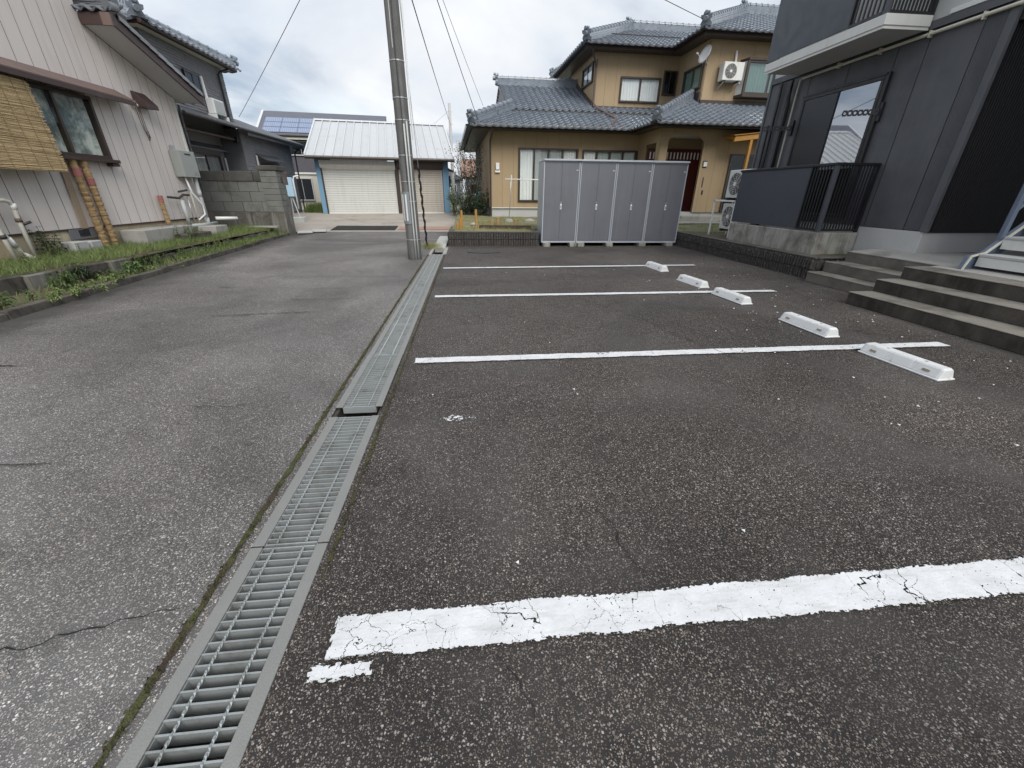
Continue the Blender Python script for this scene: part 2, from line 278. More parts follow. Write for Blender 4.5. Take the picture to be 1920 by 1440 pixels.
# ------------------------------------------------------------------ builders
class MB:
    def __init__(s): s.v = []; s.f = []
    def add(s, vs, fs):
        o = len(s.v); s.v += [tuple(v) for v in vs]; s.f += [[i+o for i in f] for f in fs]; return s
    def box(s, x0, x1, y0, y1, z0, z1):
        return s.add([(x, y, z) for z in (z0, z1) for x, y in ((x0, y0), (x1, y0), (x1, y1), (x0, y1))],
                     [(3, 2, 1, 0), (4, 5, 6, 7), (0, 1, 5, 4), (1, 2, 6, 5), (2, 3, 7, 6), (3, 0, 4, 7)])
    def prism(s, pts, ext):
        n = len(pts); e = Vector(ext); a = [Vector(p) for p in pts]
        return s.add(a+[p+e for p in a], [list(range(n))[::-1], list(range(n, 2*n))]+[(i, (i+1) % n, n+(i+1) % n, n+i) for i in range(n)])
    def quad(s, *p): return s.add(p, [list(range(len(p)))])
    def tube(s, pts, r, n=8, caps=True):
        P = [Vector(p) for p in pts]; rs = r if isinstance(r, (list, tuple)) else [r]*len(P); vs = []; fs = []; ref = None
        for i, p in enumerate(P):
            d = (P[min(i+1, len(P)-1)]-P[max(i-1, 0)]).normalized()
            if ref is None: ref = Vector((0, 0, 1)) if abs(d.z) < .9 else Vector((1, 0, 0))
            a = d.cross(ref).normalized(); b = a.cross(d); ref = b
            vs += [p+(a*math.cos(2*math.pi*k/n)+b*math.sin(2*math.pi*k/n))*rs[i] for k in range(n)]
        for i in range(len(P)-1): fs += [(i*n+k, i*n+(k+1) % n, (i+1)*n+(k+1) % n, (i+1)*n+k) for k in range(n)]
        if caps: fs += [list(range(n))[::-1], list(range((len(P)-1)*n, len(P)*n))]
        return s.add(vs, fs)
    def fbox(s, F, s0, s1, n0, n1, z0, z1):
        return s.add([F.p(a, n, z) for z in (z0, z1) for a, n in ((s0, n0), (s1, n0), (s1, n1), (s0, n1))],
                     [(3, 2, 1, 0), (4, 5, 6, 7), (0, 1, 5, 4), (1, 2, 6, 5), (2, 3, 7, 6), (3, 0, 4, 7)])
class Fr:   # wall frame: s along the wall, n outward, z up
    def __init__(s, o, d): s.o = o; L = math.hypot(*d); s.d = (d[0]/L, d[1]/L); s.n = (s.d[1], -s.d[0])
    def p(s, a, n, z): return Vector((s.o[0]+s.d[0]*a+s.n[0]*n, s.o[1]+s.d[1]*a+s.n[1]*n, z))
ORG = {}
def org(o):
    v = Vector((0, 0, 0))
    while o is not None:
        if o.name in ORG: v += ORG[o.name]
        o = o.parent
    return v
def props(o, label=None, cat=None, group=None, kind=None):
    if label: o['label'] = label
    if cat: o['category'] = cat
    if group: o['group'] = group
    if kind: o['kind'] = kind
    return o
def thing(name, label, cat, loc=(0, 0, 0), rot=0, group=None, world=True):
    o = bpy.data.objects.new(name, None); COL.objects.link(o); o.location = loc; o.rotation_euler = (0, 0, rot); o.empty_display_size = .2
    if world: ORG[o.name] = Vector(loc)
    return props(o, label, cat, group)
def mesh(name, mb, m, bevel=0, smooth=False, shift=None, center=False, recalc=True):
    me = bpy.data.meshes.new(name); vs = mb.v
    if shift and shift.length > 0: vs = [(v[0]-shift.x, v[1]-shift.y, v[2]-shift.z) for v in vs]
    me.from_pydata(vs, [], mb.f)
    if recalc or bevel:
        b = bmesh.new(); b.from_mesh(me)
        if recalc: bmesh.ops.recalc_face_normals(b, faces=b.faces)
        if bevel: bmesh.ops.bevel(b, geom=list(b.edges), offset=bevel, segments=1, affect='EDGES', profile=.7, clamp_overlap=True)
        b.to_mesh(me); b.free()
    if smooth:
        for p in me.polygons: p.use_smooth = True
    me.materials.append(MATS[m] if isinstance(m, str) else m)
    return me
def build(name, mb, m, parent=None, bevel=0, smooth=False, kind=None, recalc=True, label=None):
    """one mesh object; a child is placed at the middle of its own base"""
    vs = [Vector(v) for v in mb.v]; sh = org(parent) if parent else Vector((0, 0, 0))
    lo = [min(v[i] for v in vs) for i in range(3)]; hi = [max(v[i] for v in vs) for i in range(3)]
    c = Vector(((lo[0]+hi[0])/2, (lo[1]+hi[1])/2, lo[2]))
    me = mesh(name, mb, m, bevel, smooth, c, recalc=recalc)
    o = bpy.data.objects.new(name, me); COL.objects.link(o); o.location = c-sh
    if parent: o.parent = parent
    ORG[o.name] = c-sh
    if kind: o['kind'] = kind
    if label: o['label'] = label
    return o
def inst(name, me, loc, parent=None, rot=(0, 0, 0), scale=(1, 1, 1)):
    o = bpy.data.objects.new(name, me); COL.objects.link(o); o.parent = parent; o.location = Vector(loc)-(org(parent) if parent else Vector((0, 0, 0))); o.rotation_euler = rot; o.scale = scale
    return o
def single(name, mb, m, label, cat, group=None, bevel=0, smooth=False, kind=None): return props(build(name, mb, m, None, bevel, smooth), label, cat, group, kind)
def rects(s0, s1, z0, zt, holes):
    """cut the strip s0..s1 (top zt(s)) around rectangular holes -> list of (a,b,zlo,ztop_a,ztop_b)"""
    cuts = sorted({s0, s1, *[x for h in holes for x in h[:2] if s0 < x < s1]}); res = []
    for a, b in zip(cuts, cuts[1:]):
        hs = sorted([h for h in holes if h[0] < b-1e-6 and h[1] > a+1e-6], key=lambda h: h[2]); z = z0
        for h in hs:
            if h[2] > z+.005: res.append((a, b, z, h[2], h[2]))
            z = max(z, h[3])
        if zt((a+b)/2) > z+.005: res.append((a, b, z, zt(a+1e-3), zt(b-1e-3)))
    return res
def boards(parent, name, F, s0, s1, z0, ztop, width, m, holes=(), gap=.008, th=.02, start=None, n0=0., joint='joint', back=True, bevel=.002):
    zt = ztop if callable(ztop) else (lambda s: ztop)
    xs = start if start else [s0+width*i for i in range(int((s1-s0)/width)+1)]+[s1]
    xs = [x for i, x in enumerate(xs) if i == 0 or x-xs[i-1] > .03]; xs[-1] = s1
    for a, b in zip(xs, xs[1:]):
        for (p, q, zl, ta, tb) in rects(a+gap/2, b-gap/2, z0, zt, holes):
            build(name, MB().prism([F.p(p, n0, zl), F.p(q, n0, zl), F.p(q, n0, tb), F.p(p, n0, ta)], Vector((F.n[0], F.n[1], 0))*th), m, parent)
    if back:
        mb = MB()
        for (p, q, zl, ta, tb) in rects(s0+.01, s1-.01, z0+.01, lambda s: zt(s)-.01, holes):
            mb.prism([F.p(p, n0-.06, zl), F.p(q, n0-.06, zl), F.p(q, n0-.06, tb), F.p(p, n0-.06, ta)], Vector((F.n[0], F.n[1], 0))*.062)
        build('wall_backing', mb, joint, parent)
def window(parent, F, s0, s1, z0, z1, n, fm, gm, n0=.02, d=.07, fw_=.05, curtain=None, back='interior', mull=.035, name='window', curtains=None, recess=.35):
    mb = MB()
    mb.fbox(F, s0, s1, n0-.1, n0+d, z0, z0+fw_).fbox(F, s0, s1, n0-.1, n0+d, z1-fw_, z1)
    mb.fbox(F, s0, s0+fw_, n0-.1, n0+d-.002, z0+fw_, z1-fw_).fbox(F, s1-fw_, s1, n0-.1, n0+d-.002, z0+fw_, z1-fw_)
    w = (s1-s0-2*fw_)/n
    for i in range(1, n): mb.fbox(F, s0+fw_+w*i-mull/2, s0+fw_+w*i+mull/2, n0-.06, n0+d-.02-.012*(i % 2), z0+fw_, z1-fw_)
    fr = build(name, mb, fm, parent, .004)
    b = MB().fbox(F, s0+.01, s1-.01, -recess-.02, -recess, z0+.01, z1-.01)
    for a0, a1 in ((s0+.002, s0+.012), (s1-.012, s1-.002)): b.fbox(F, a0, a1, -recess, n0-.1, z0, z1)
    b.fbox(F, s0+.012, s1-.012, -recess, n0-.1, z1-.012, z1-.002).fbox(F, s0+.012, s1-.012, -recess, n0-.1, z0+.002, z0+.012)
    build('recess', b, back, fr)
    for i in range(n):
        a, b_ = s0+fw_+w*i+mull/2*(i > 0), s0+fw_+w*(i+1)-mull/2*(i < n-1)
        k = n0+.012+.018*(i % 2)
        build('pane', MB().fbox(F, a-.004, b_+.004, k, k+.005, z0+fw_-.004, z1-fw_+.004), gm, fr)
        cm = curtains[i] if curtains else curtain
        if cm:
            cb = MB(); npl = max(3, int((b_-a)/.055)); pts = [(a+.01+(b_-a-.02)*j/(npl*3), n0-.05+.028*math.sin(j*2*math.pi/3+i)+.012*math.sin(j*.9+i*2)) for j in range(npl*3+1)]
            for (p, q), (p2, q2) in zip(pts, pts[1:]): cb.quad(F.p(p, q, z0+fw_), F.p(p2, q2, z0+fw_), F.p(p2, q2, z1-fw_), F.p(p, q, z1-fw_))
            build('curtain', cb, cm, fr, recalc=False)
    return fr
def tiles(parent, name, o, a, b, poly, m='tile', pitch=.27, row=.235, amp=.042, step=.046):
    o, a, b = Vector(o), Vector(a).normalized(), Vector(b).normalized(); nr = a.cross(b)
    amin, amax = min(p[0] for p in poly), max(p[0] for p in poly); bmax = max(p[1] for p in poly); bmin = min(p[1] for p in poly)
    i0 = int(math.floor(bmin/row-1e-6)); i1 = int(math.ceil(bmax/row)); j0 = math.floor(amin/pitch); j1 = math.ceil(amax/pitch)
    ts = (0, .14, .28, .42, .6, .8); prof = lambda t: amp*(.5+.5*math.cos(2*math.pi*(t-.14)))**1.6-.012*math.sin(math.pi*t)
    vs, fs = [], []; cols = [(j+t)*pitch for j in range(j0, j1) for t in ts]+[j1*pitch]
    for i in range(i0, i1):
        y0, y1 = i*row-.02, (i+1)*row; base = len(vs); dj = RN.uniform(-.003, .003)
        for k, x in enumerate(cols):
            h = prof((x/pitch) % 1.0); q = o+a*x
            vs += [q+b*y0+nr*(h*.6-.01+dj), q+b*(y0-.006)+nr*(h+step+dj), q+b*y1+nr*(h+.004)]
        n = len(cols)
        for k in range(n-1):
            A = base+3*k; fs += [(A, A+3, A+4, A+1), (A+1, A+4, A+5, A+2)]
    me = bpy.data.meshes.new(name); sh = org(parent)
    me.from_pydata([v-sh for v in vs], [], fs); bm = bmesh.new(); bm.from_mesh(me)
    cx = sum(p[0] for p in poly)/len(poly); cy = sum(p[1] for p in poly)/len(poly)
    for p, q in zip(poly, poly[1:]+poly[:1]):
        if abs(p[1]-q[1]) < 1e-6 and abs(p[1]) < 1e-6: continue
        e = Vector((q[0]-p[0], q[1]-p[1])); nn = Vector((e.y, -e.x))
        if nn.dot(Vector((cx-p[0], cy-p[1]))) > 0: nn = -nn
        bmesh.ops.bisect_plane(bm, geom=list(bm.verts)+list(bm.edges)+list(bm.faces), plane_co=o+a*p[0]+b*p[1]-sh, plane_no=(a*nn.x+b*nn.y), clear_outer=True)
    bm.to_mesh(me); bm.free(); me.materials.append(MATS[m])
    ob = bpy.data.objects.new(name, me); COL.objects.link(ob); ob.parent = parent; ob['kind'] = 'stuff'; ORG[ob.name] = Vector((0, 0, 0))
    return ob
def slab(parent, name, o, a, b, poly, th, m, off=-.03):
    o, a, b = Vector(o), Vector(a).normalized(), Vector(b).normalized(); nr = a.cross(b)
    return build(name, MB().prism([o+a*p[0]+b*p[1]+nr*off for p in poly], nr*-th), m, parent)
def ridge(parent, p0, p1, m='tile', h=.20, w=.25, orn=True, r=.10, seg=.27, name='ridge'):
    p0, p1 = Vector(p0), Vector(p1); d = (p1-p0).normalized(); L = (p1-p0).length; sd_ = d.cross(Vector((0, 0, 1))).normalized(); u_ = sd_.cross(d)
    mb = MB()
    for k, (ww, a0, a1) in enumerate(((w, -.06, h*.35), (w*.86, h*.38, h*.66), (w*.74, h*.69, h))):
        mb.prism([p0+sd_*ww/2+u_*a0, p0-sd_*ww/2+u_*a0, p0-sd_*ww/2+u_*a1, p0+sd_*ww/2+u_*a1], d*L)
    n = max(1, int(L/seg)); s = L/n
    for i in range(n):
        for (t0, t1, rr) in ((i*s, i*s+s*.82, r), (i*s+s*.82, (i+1)*s, r*1.22)):
            ring = lambda t: [p0+d*t+u_*(h-.01)+sd_*(rr*math.cos(q*math.pi/6))+u_*(rr*.9*math.sin(q*math.pi/6)) for q in range(7)]
            mb.add(ring(t0)+ring(t1), [(q, q+1, q+8, q+7) for q in range(6)]+[list(range(7))[::-1], list(range(7, 14))])
    rg = build(name, mb, m, parent, kind=None)
    if orn:
        ob = MB(); c = p0-d*.05+u_*(h*.6)
        out_ = [(0, .26), (.09, .245), (.115, .165), (.19, .165), (.18, .07), (.13, .03), (.19, -.06), (.165, -.16), (.08, -.135), (0, -.11)]
        pts = [(x, y) for x, y in out_]+[(-x, y) for x, y in out_[::-1] if x > 0]
        ob.prism([c+sd_*x+u_*y for x, y in pts], d*.09)
        ob.tube([c-d*.12+u_*.07, c+u_*.07], .075, 12)
        ob.tube([c-d*.08+u_*.23, c+d*.14+u_*.21], .055, 8)
        build('ridge_end_tile', ob, m, rg, .006)
    return rg
def rounded(mb_pts): return mb_pts
PI = math.pi

# ================================================================== SETTING
def sheet(name, pts, m, label=None, parent=None):
    o = build(name, MB().quad(*pts), m, parent, recalc=False)
    if not parent: o['kind'] = 'structure'
    return o
def grid_sheet(name, xs, ys, zf, m):
    mb = MB(); vs = [(x, y, zf(x, y)) for y in ys for x in xs]; n = len(xs)
    mb.add(vs, [(j*n+i, j*n+i+1, (j+1)*n+i+1, (j+1)*n+i) for j in range(len(ys)-1) for i in range(n-1)])
    o = build(name, mb, m, None, recalc=False); o['kind'] = 'structure'; return o
RISE = lambda y: max(0., min(.40, .40*(y-16.6)/4.6))
grid_sheet('ground', [-1500, -200, -60, -20, -8, 0, 8, 20, 60, 200, 1500], [-300, -20, 16.5, 18, 19.5, 21.2, 23, 40, 120, 1500], lambda x, y: -.62 if y < 17 else RISE(y)-.05, 'ground_far')
KX = lambda y: -4.83-.083*y            # kerb line
# road with a faint crown and settling; parking area; both stop at the drain
road = grid_sheet('road', [0], [0], lambda x, y: 0, 'asphalt_road') if False else None
def strip(name, x0f, x1f, ys, nx, zf, m):
    mb = MB(); vs = []
    for y in ys: vs += [(x0f(y)+(x1f(y)-x0f(y))*i/nx, y, zf(x0f(y)+(x1f(y)-x0f(y))*i/nx, y)) for i in range(nx+1)]
    n = nx+1; mb.add(vs, [(j*n+i, j*n+i+1, (j+1)*n+i+1, (j+1)*n+i) for j in range(len(ys)-1) for i in range(nx)])
    o = build(name, mb, m, None, smooth=True, recalc=False); o['kind'] = 'structure'; return o
import mathutils
NZ = lambda x, y, s: mathutils.noise.noise(Vector((x*s, y*s, 3.3)))
ys_r = [-6+.5*i for i in range(46)]
road = strip('road', lambda y: KX(y), lambda y: -1.0 if y < 12.01 else -.62, ys_r, 14, lambda x, y: RISE(y)*0+.010*NZ(x, y, .5)*(x < -1.5), 'asphalt_road')
lot = strip('parking_lot', lambda y: -.605, lambda y: 6.6, [-6+.5*i for i in range(38)]+[12.9], 14, lambda x, y: .008*NZ(x, y, .4)*(x > 0), 'asphalt_lot')
fore = strip('forecourt', lambda y: -14., lambda y: -.58, [16.45, 16.6, 17.75, 18.9, 20.05, 21.2, 24], 10, lambda x, y: RISE(y)+.006, 'forecourt')
# painted bay lines
def line(name, x0, x1, y0, y1, er, rot=0, crack=1.):
    hx, hy = (x1-x0)/2, (y1-y0)/2
    me = mesh(name, MB().quad((-hx-.01, -hy-.01, 0), (hx+.01, -hy-.01, 0), (hx+.01, hy+.01, 0), (-hx-.01, hy+.01, 0)), paint('paint_%d' % len(MATS), hx, hy, er, crack), recalc=False)
    o = inst(name, me, ((x0+x1)/2, (y0+y1)/2, .012), lot); o.rotation_euler = (0, 0, rot); return o
line('painted_line', -.51, 4.70, .815, .975, .019, .0, 1.5)
line('painted_line', -.525, 4.72, 3.29, 3.42, .014, .004)
line('painted_line', -.535, 4.69, 5.73, 5.86, .013, .006)
line('painted_line', -.545, 4.70, 8.16, 8.29, .013, .02)
line('paint_remnant', -.55, -.34, .752, .818, .026, .03)
# bare worn patches where aggregate shows, small white chips
for (x, y, w, h) in ((-.15, 2.30, .34, .09), (-.08, 4.55, .20, .10), (.15, 7.40, .32, .03), (3.6, 3.15, .5, .02)):
    line('scuff_mark', x-w/2, x+w/2, y-h/2, y+h/2, .15, RN.uniform(-.1, .1), 3.)
chips = MB()
for i in range(110):
    x, y = RN.uniform(2.6, 5.2), RN.uniform(1.2, 8.5)
    if i < 30: x, y = RN.uniform(-.4, 5), RN.uniform(.7, 8)
    r = RN.uniform(.004, .012); a = RN.uniform(0, 6)
    chips.prism([(x+r*math.cos(a+k*2.1)*RN.uniform(.6, 1.2), y+r*math.sin(a+k*2.1)*RN.uniform(.6, 1.2), .008) for k in range(3)], (0, 0, .005))
build('paint_chips', chips, 'white', lot, kind='stuff')
# cracks: narrow ragged openings
def crack(parent, pts, w, m='crack', z=.013):
    P = []
    for (x0, y0), (x1, y1) in zip(pts, pts[1:]):
        n = max(2, int(math.hypot(x1-x0, y1-y0)/.03))
        P += [(x0+(x1-x0)*i/n+RN.uniform(-.012, .012), y0+(y1-y0)*i/n+RN.uniform(-.012, .012)) for i in range(n)]
    P.append(pts[-1]); mb = MB(); vs = []; n = len(P)
    for i, (x, y) in enumerate(P):
        a, b = P[max(0, i-1)], P[min(n-1, i+1)]; d = Vector((b[0]-a[0], b[1]-a[1])).normalized(); k = w*RN.uniform(.35, 1.)*min(1, (n-1-i)/4+.05, i/3+.3)
        vs += [(x-d.y*k, y+d.x*k, z), (x+d.y*k, y-d.x*k, z)]
    mb.add(vs, [(2*i, 2*i+1, 2*i+3, 2*i+2) for i in range(n-1)])
    build('crack', mb, m, parent, recalc=False)
crack(road, [(-2.4, 1.02), (-1.9, .99), (-1.62, .97), (-1.5, .94), (-1.38, .99), (-1.25, 1.02), (-1.02, 1.06)], .0045)
crack(road, [(-1.5, .94), (-1.46, .88), (-1.40, .85)], .002)
for pts, w in (([(-3.3, 2.0), (-2.9, 2.03), (-2.55, 2.02), (-2.28, 2.0)], .0045), ([(-3.1, 4.95), (-2.7, 5.0), (-2.35, 5.03), (-1.9, 5.10)], .005), ([(-2.35, 5.03), (-2.2, 5.06), (-2.0, 5.0)], .004), ([(-2.5, 5.75), (-2.1, 5.72), (-1.5, 5.78)], .004), ([(-2.6, 6.4), (-2.2, 6.42), (-1.8, 6.4)], .004), ([(-3.4, 7.5), (-2.9, 7.42), (-2.3, 7.45), (-1.2, 7.35)], .006), ([(-4.4, 3.62), (-4.15, 3.58), (-3.95, 3.50), (-3.75, 3.5)], .007), ([(-1.95, 2.62), (-1.7, 2.6), (-1.5, 2.64)], .003), ([(-3.9, 6.6), (-3.6, 6.62)], .006), ([(-4.8, 12.5), (-3.2, 12.3), (-2.2, 12.4), (-1.4, 12.2)], .012), ([(-4.9, 13.7), (-3.6, 13.5), (-2.4, 13.6), (-1.4, 13.4)], .014), ([(-4.0, 15.0), (-2.5, 14.9), (-1.2, 15.0)], .014), ([(-4.2, 2.75), (-3.8, 2.8), (-3.5, 2.78)], .003)):
    crack(road, pts, w*1.7, 'tar')
crack(lot, [(.53, 1.42), (.60, 1.3), (.58, 1.18), (.66, .98)], .0035); crack(lot, [(.02, .8), (.10, .72), (.16, .55)], .003); crack(lot, [(1.62, .99), (1.70, 1.2), (1.66, 1.4)], .004)
crack(lot, [(1.5, 5.6), (2.0, 4.5), (2.25, 3.5), (2.5, 2.9)], .004)
# drain: concrete channel, rough edges, moss in the seams
ch = build('drain_channel', MB().box(-.985, -.935, -6, 12.0, -.45, -.012).box(-.665, -.615, -6, 12.0, -.45, -.012).box(-.935, -.665, -6, 12.0, -.45, -.38), 'conc_dark'); ch['kind'] = 'structure'
def ragged(name, xa, xb, y0, y1, z, m, amp, dy=.04, lift=0., amp2=None):
    n = int((y1-y0)/dy); vs = []
    for i in range(n+1):
        y = y0+(y1-y0)*i/n; vs += [(xa+RN.uniform(-amp, amp), y, z), ((xa+xb)/2, y, z+lift+RN.uniform(0, lift)), (xb+RN.uniform(-1, 1)*(amp if amp2 is None else amp2), y, z)]
    mb = MB().add(vs, [(3*i+k, 3*i+k+1, 3*i+k+4, 3*i+k+3) for i in range(n) for k in (0, 1)])
    return build(name, mb, m, ch, recalc=False)
ragged('rough_edge', -1.02, -.9575, -1, 10.3, .001, 'asphalt_road', .008, .03, .002, 0.)
ragged('rough_edge', -.588, -.6445, -1, 11.9, .001, 'asphalt_lot', .010, .03, .002, 0.)
ragged('moss_seam', -1.012, -.990, -1, 10.2, .011, 'moss', .008, .03, .009)
ragged('moss_seam', -.612, -.600, 1.2, 11.9, .012, 'moss', .005, .03, .006)
mo = MB()
for i in range(2600):
    L = RN.random() < .62; y = RN.uniform(.4, 9)**1.0; x = (-1.0 if L else -.607)+RN.gauss(0, .007 if L else .004)
    if NZ(x, y, 2.3) < (-.05 if L else .15): continue
    r = RN.uniform(.004, .011); a = RN.uniform(0, 6); zz = .014
    mo.add([(x+r*math.cos(a), y+r*math.sin(a), zz), (x+r*math.cos(a+2.2), y+r*math.sin(a+2.2), zz), (x+RN.uniform(-.004, .004), y, zz+RN.uniform(.006, .016))], [(0, 1, 2)])
build('moss_tufts', mo, 'moss', ch, kind='stuff', recalc=False)
# far end of the drain: open pit edge and concrete lids
bb = MB().box(-1.0, -.93, 10.16, 11.30, -.012, .02).box(-.67, -.58, 10.16, 11.30, -.012, .02).box(-1.0, -.58, 11.30, 11.42, -.1, .02)
build('pit_rim', bb, 'conc', ch, .01)
for k, (a, b) in enumerate(((11.44, 11.98), (12.0, 12.9), (12.92, 14.2))): build('lid', MB().box(-.98, -.66, a, b, -.05, .03+.012*k), 'conc_light', ch, .008)
# kerb stones on the left
kerb = MB()
kb = props(bpy.data.objects.new('kerb', None), kind='structure'); COL.objects.link(kb)
for i in range(22):
    y0 = 2.0+i*.6; y1 = y0+.592; z = .085+RN.uniform(-.008, .012)
    mb = MB().prism([(KX(y0)-.13, y0, -.05), (KX(y0)-.008, y0, -.05), (KX(y0)-.02, y0, z), (KX(y0)-.13, y0, z)], (KX(y1)-KX(y0), y1-y0, 0))
    build('kerb_stone', mb, 'conc_dark', kb, .008)
RW = lambda y: -6.35+.10*(y-6) if y < 8.4 else -6.11-.045*(y-8.4)
RW = lambda y: (-6.34+.13*(y-6)) if y < 8.2 else (-6.1-.05*(y-8.2))
gut = strip('gutter', lambda y: RW(y)-.1, lambda y: KX(y)-.05, [1.5+.25*i for i in range(56)], 6, lambda x, y: .02+.025*NZ(x, y, 3), 'soil')
verge = strip('verge', lambda y: -9.4, lambda y: RW(y)-.02, [1.5+.25*i for i in range(55)], 20, lambda x, y: min(.262+.02*NZ(x, y, 2.)-.05*max(0, (y-8.3)/7)*(x > -6.9), .235 if x > RW(y)-.2 else 9), 'soil')
# raised garden and terrace behind the low block walls
strip('garden_ground', lambda y: -.5, lambda y: 1.86, [12.02, 12.4, 12.7, 13.0], 6, lambda x, y: .36+.016*(y-12.1)+.015*NZ(x, y, 1.3), 'garden_soil')
strip('garden_ground', lambda y: 6.12, lambda y: 18., [12.0, 12.5, 13.0], 12, lambda x, y: .36+.016*(y-12.1)+.015*NZ(x, y, 1.3), 'garden_soil')
garden = strip('garden_ground', lambda y: -.5, lambda y: 18., [13.0+.35*i for i in range(28)], 26, lambda x, y: .36+.016*(y-12.1)+.015*NZ(x, y, 1.3), 'garden_soil')
bed = strip('bed_ground', lambda y: 6.10, lambda y: 9., [6.62+.36*i for i in range(16)], 6, lambda x, y: .365+.02*NZ(x, y, 2), 'soil')
landing = build('landing', MB().prism([(6.50, 5.05, 0), (12.5, 5.05, 0), (12.5, 5.05, .56), (7.1, 5.05, .532), (6.50, 5.05, .488)], (0, 1.57, 0)).prism([(6.25, -2, 0), (12.5, -2, 0), (12.5, -2, .56), (7.1, -2, .531), (6.25, -2, .488)], (0, 7.049, 0)), 'conc_landing'); landing['kind'] = 'structure'

# ================================================================== DRAIN GRATINGS
def bar_mesh(seg):      # one cross bar: flat web with a bead on top
    mb = MB().prism([(-seg, -.0022, -.056), (-seg, .0022, -.056), (-seg, .0022, -.005), (-seg, .0030, -.003), (-seg, .0030, .0), (-seg, -.0030, .0), (-seg, -.0030, -.003), (-seg, -.0022, -.005)], (2*seg, 0, 0))
    return mesh('bar', mb, 'galv')
BAR = bar_mesh(.108)
def grating(y0, y1, label, fine, z=0., tilt=0., sc=1.):
    t = thing('drain_grating', label, 'grating', (-.80, (y0+y1)/2, z), 0, 'steel gratings over the drain'); t.rotation_euler = (tilt, 0, 0)
    L = y1-y0; yc = (y0+y1)/2
    for x0, x1 in ((-.957, -.908), (-.692, -.645)):
        build('side_flange', MB().box(x0, x1, y0+.002, y1-.002, z-.004, z+.004), 'galv_flat', t, .001)
        xi = x1 if x0 < -.8 else x0; build('side_bar', MB().box(xi-.003, xi+.003, y0+.004, y1-.004, z-.05, z-.0045), 'galv', t)
    for ye in (y0+.004, y1-.010): build('end_bar', MB().box(-.905, -.695, ye, ye+.006, z-.05, z+.001), 'galv', t, .001)
    n = round(L/.0365)
    if fine:
        for i in range(1, n): inst('bar', BAR, (-.80, y0+L*i/n, z), t, (RN.uniform(-.03, .03), 0, RN.uniform(-.006, .006)))
    else:
        mb = MB()
        for i in range(1, n): y = y0+L*i/n; mb.box(-.905, -.695, y-.0022, y+.0022, z-.056, z)
        build('bars', mb, 'galv', t, kind='stuff')
    for x in (-.862, -.742):     # twisted square rods
        if fine:
            vs, fs = [], []; m_ = int(L/.009)
            for i in range(m_+1):
                y = y0+.008+(L-.016)*i/m_; a = 2*PI*(y-y0)/.073
                vs += [(x+.0052*math.cos(a+k*PI/2), y, z+.0015+.0052*math.sin(a+k*PI/2)) for k in range(4)]
            for i in range(m_): fs += [(i*4+k, i*4+(k+1) % 4, i*4+4+(k+1) % 4, i*4+4+k) for k in range(4)]
            build('twisted_rod', MB().add(vs, fs), 'galv', t)
        else: build('twisted_rod', MB().box(x-.005, x+.005, y0+.008, y1-.008, z-.004, z+.004), 'steel', t)
    return t
ords = ['', '', '', 'fourth', 'fifth', 'sixth', 'seventh', 'eighth', 'ninth', 'tenth']
grating(.27, 1.318, 'nearest steel drain grating, cut off by the bottom of the picture', True)
grating(1.324, 2.405, 'second nearest drain grating, reaching up to the dark open slot', True)
grating(2.515, 3.51, 'drain grating just beyond the dark slot, its end bar raised', True, .012)
ys = [3.515+.9545*i for i in range(8)]
for k, (a, b) in enumerate(zip(ys, ys[1:])):
    lab = '%s drain grating counted from the bottom of the picture' % ords[3+k] if k < 6 else 'farthest drain grating, beside the open pit near the pole'
    grating(a+.002, b-.003, lab, False, .006)

# ================================================================== WHEEL STOPS
ST = [(3.77, 2.92, .075, 'nearest wheel stop, lower right of the picture, two-part crack and gold reflector'), (3.745, 4.00, .03, 'second nearest wheel stop, just beyond the near bay line'),
      (3.70, 5.385, .06, 'wheel stop lying across the end of the middle bay line'), (3.68, 6.45, .09, 'fourth wheel stop from the bottom, beyond the middle bay line'), (3.70, 7.92, .06, 'farthest wheel stop, across the bay line closest to the lockers')]
def wheel_stop():
    L = .335; w0, w1, hh = .078, .050, .098
    mb = MB(); sec = lambda y, k=1.: [(-w0*k, y, .012), (-w0*k, y, .022), (-w1*k, y, hh-.012), (-w1*.8*k, y, hh), (w1*.8*k, y, hh), (w1*k, y, hh-.012), (w0*k, y, .022), (w0*k, y, .012)]
    rings = [[(x*.93, y, z*(.9 if z > .03 else 1)) for x, y, z in sec(-L)], sec(-L+.022), sec(-.115), [(x*.985, y, z*.985) for x, y, z in sec(-.112)], [(x*.985, y, z*.985) for x, y, z in sec(-.108)], sec(-.105), sec(.105), [(x*.985, y, z*.985) for x, y, z in sec(.108)], [(x*.985, y, z*.985) for x, y, z in sec(.112)], sec(.115), sec(L-.022), [(x*.93, y, z*(.9 if z > .03 else 1)) for x, y, z in sec(L)]]
    vs = [v for r in rings for v in r]; n = 8
    fs = [(i*n+k, i*n+(k+1) % n, (i+1)*n+(k+1) % n, (i+1)*n+k) for i in range(len(rings)-1) for k in range(n)]+[list(range(n))[::-1], list(range((len(rings)-1)*n, len(rings)*n))]
    body = mesh('body', mb.add(vs, fs), 'white_plastic', .0025)
    base = mesh('base_flange', MB().box(-.088, .088, -L-.008, L+.008, 0, .014), 'white_plastic', .003)
    ref = mesh('reflector', MB().prism([(-.0705, -.028, .043), (-.0705, .028, .043), (-.0640, .028, .060), (-.0640, -.028, .060)], (-.004, 0, .001)), 'reflector', .001)
    scr = mesh('bolt_hole', MB().tube([(0, 0, .0965), (0, 0, .0995)], .011, 10), 'galv_flat')
    return body, base, ref, scr
wsm = wheel_stop()
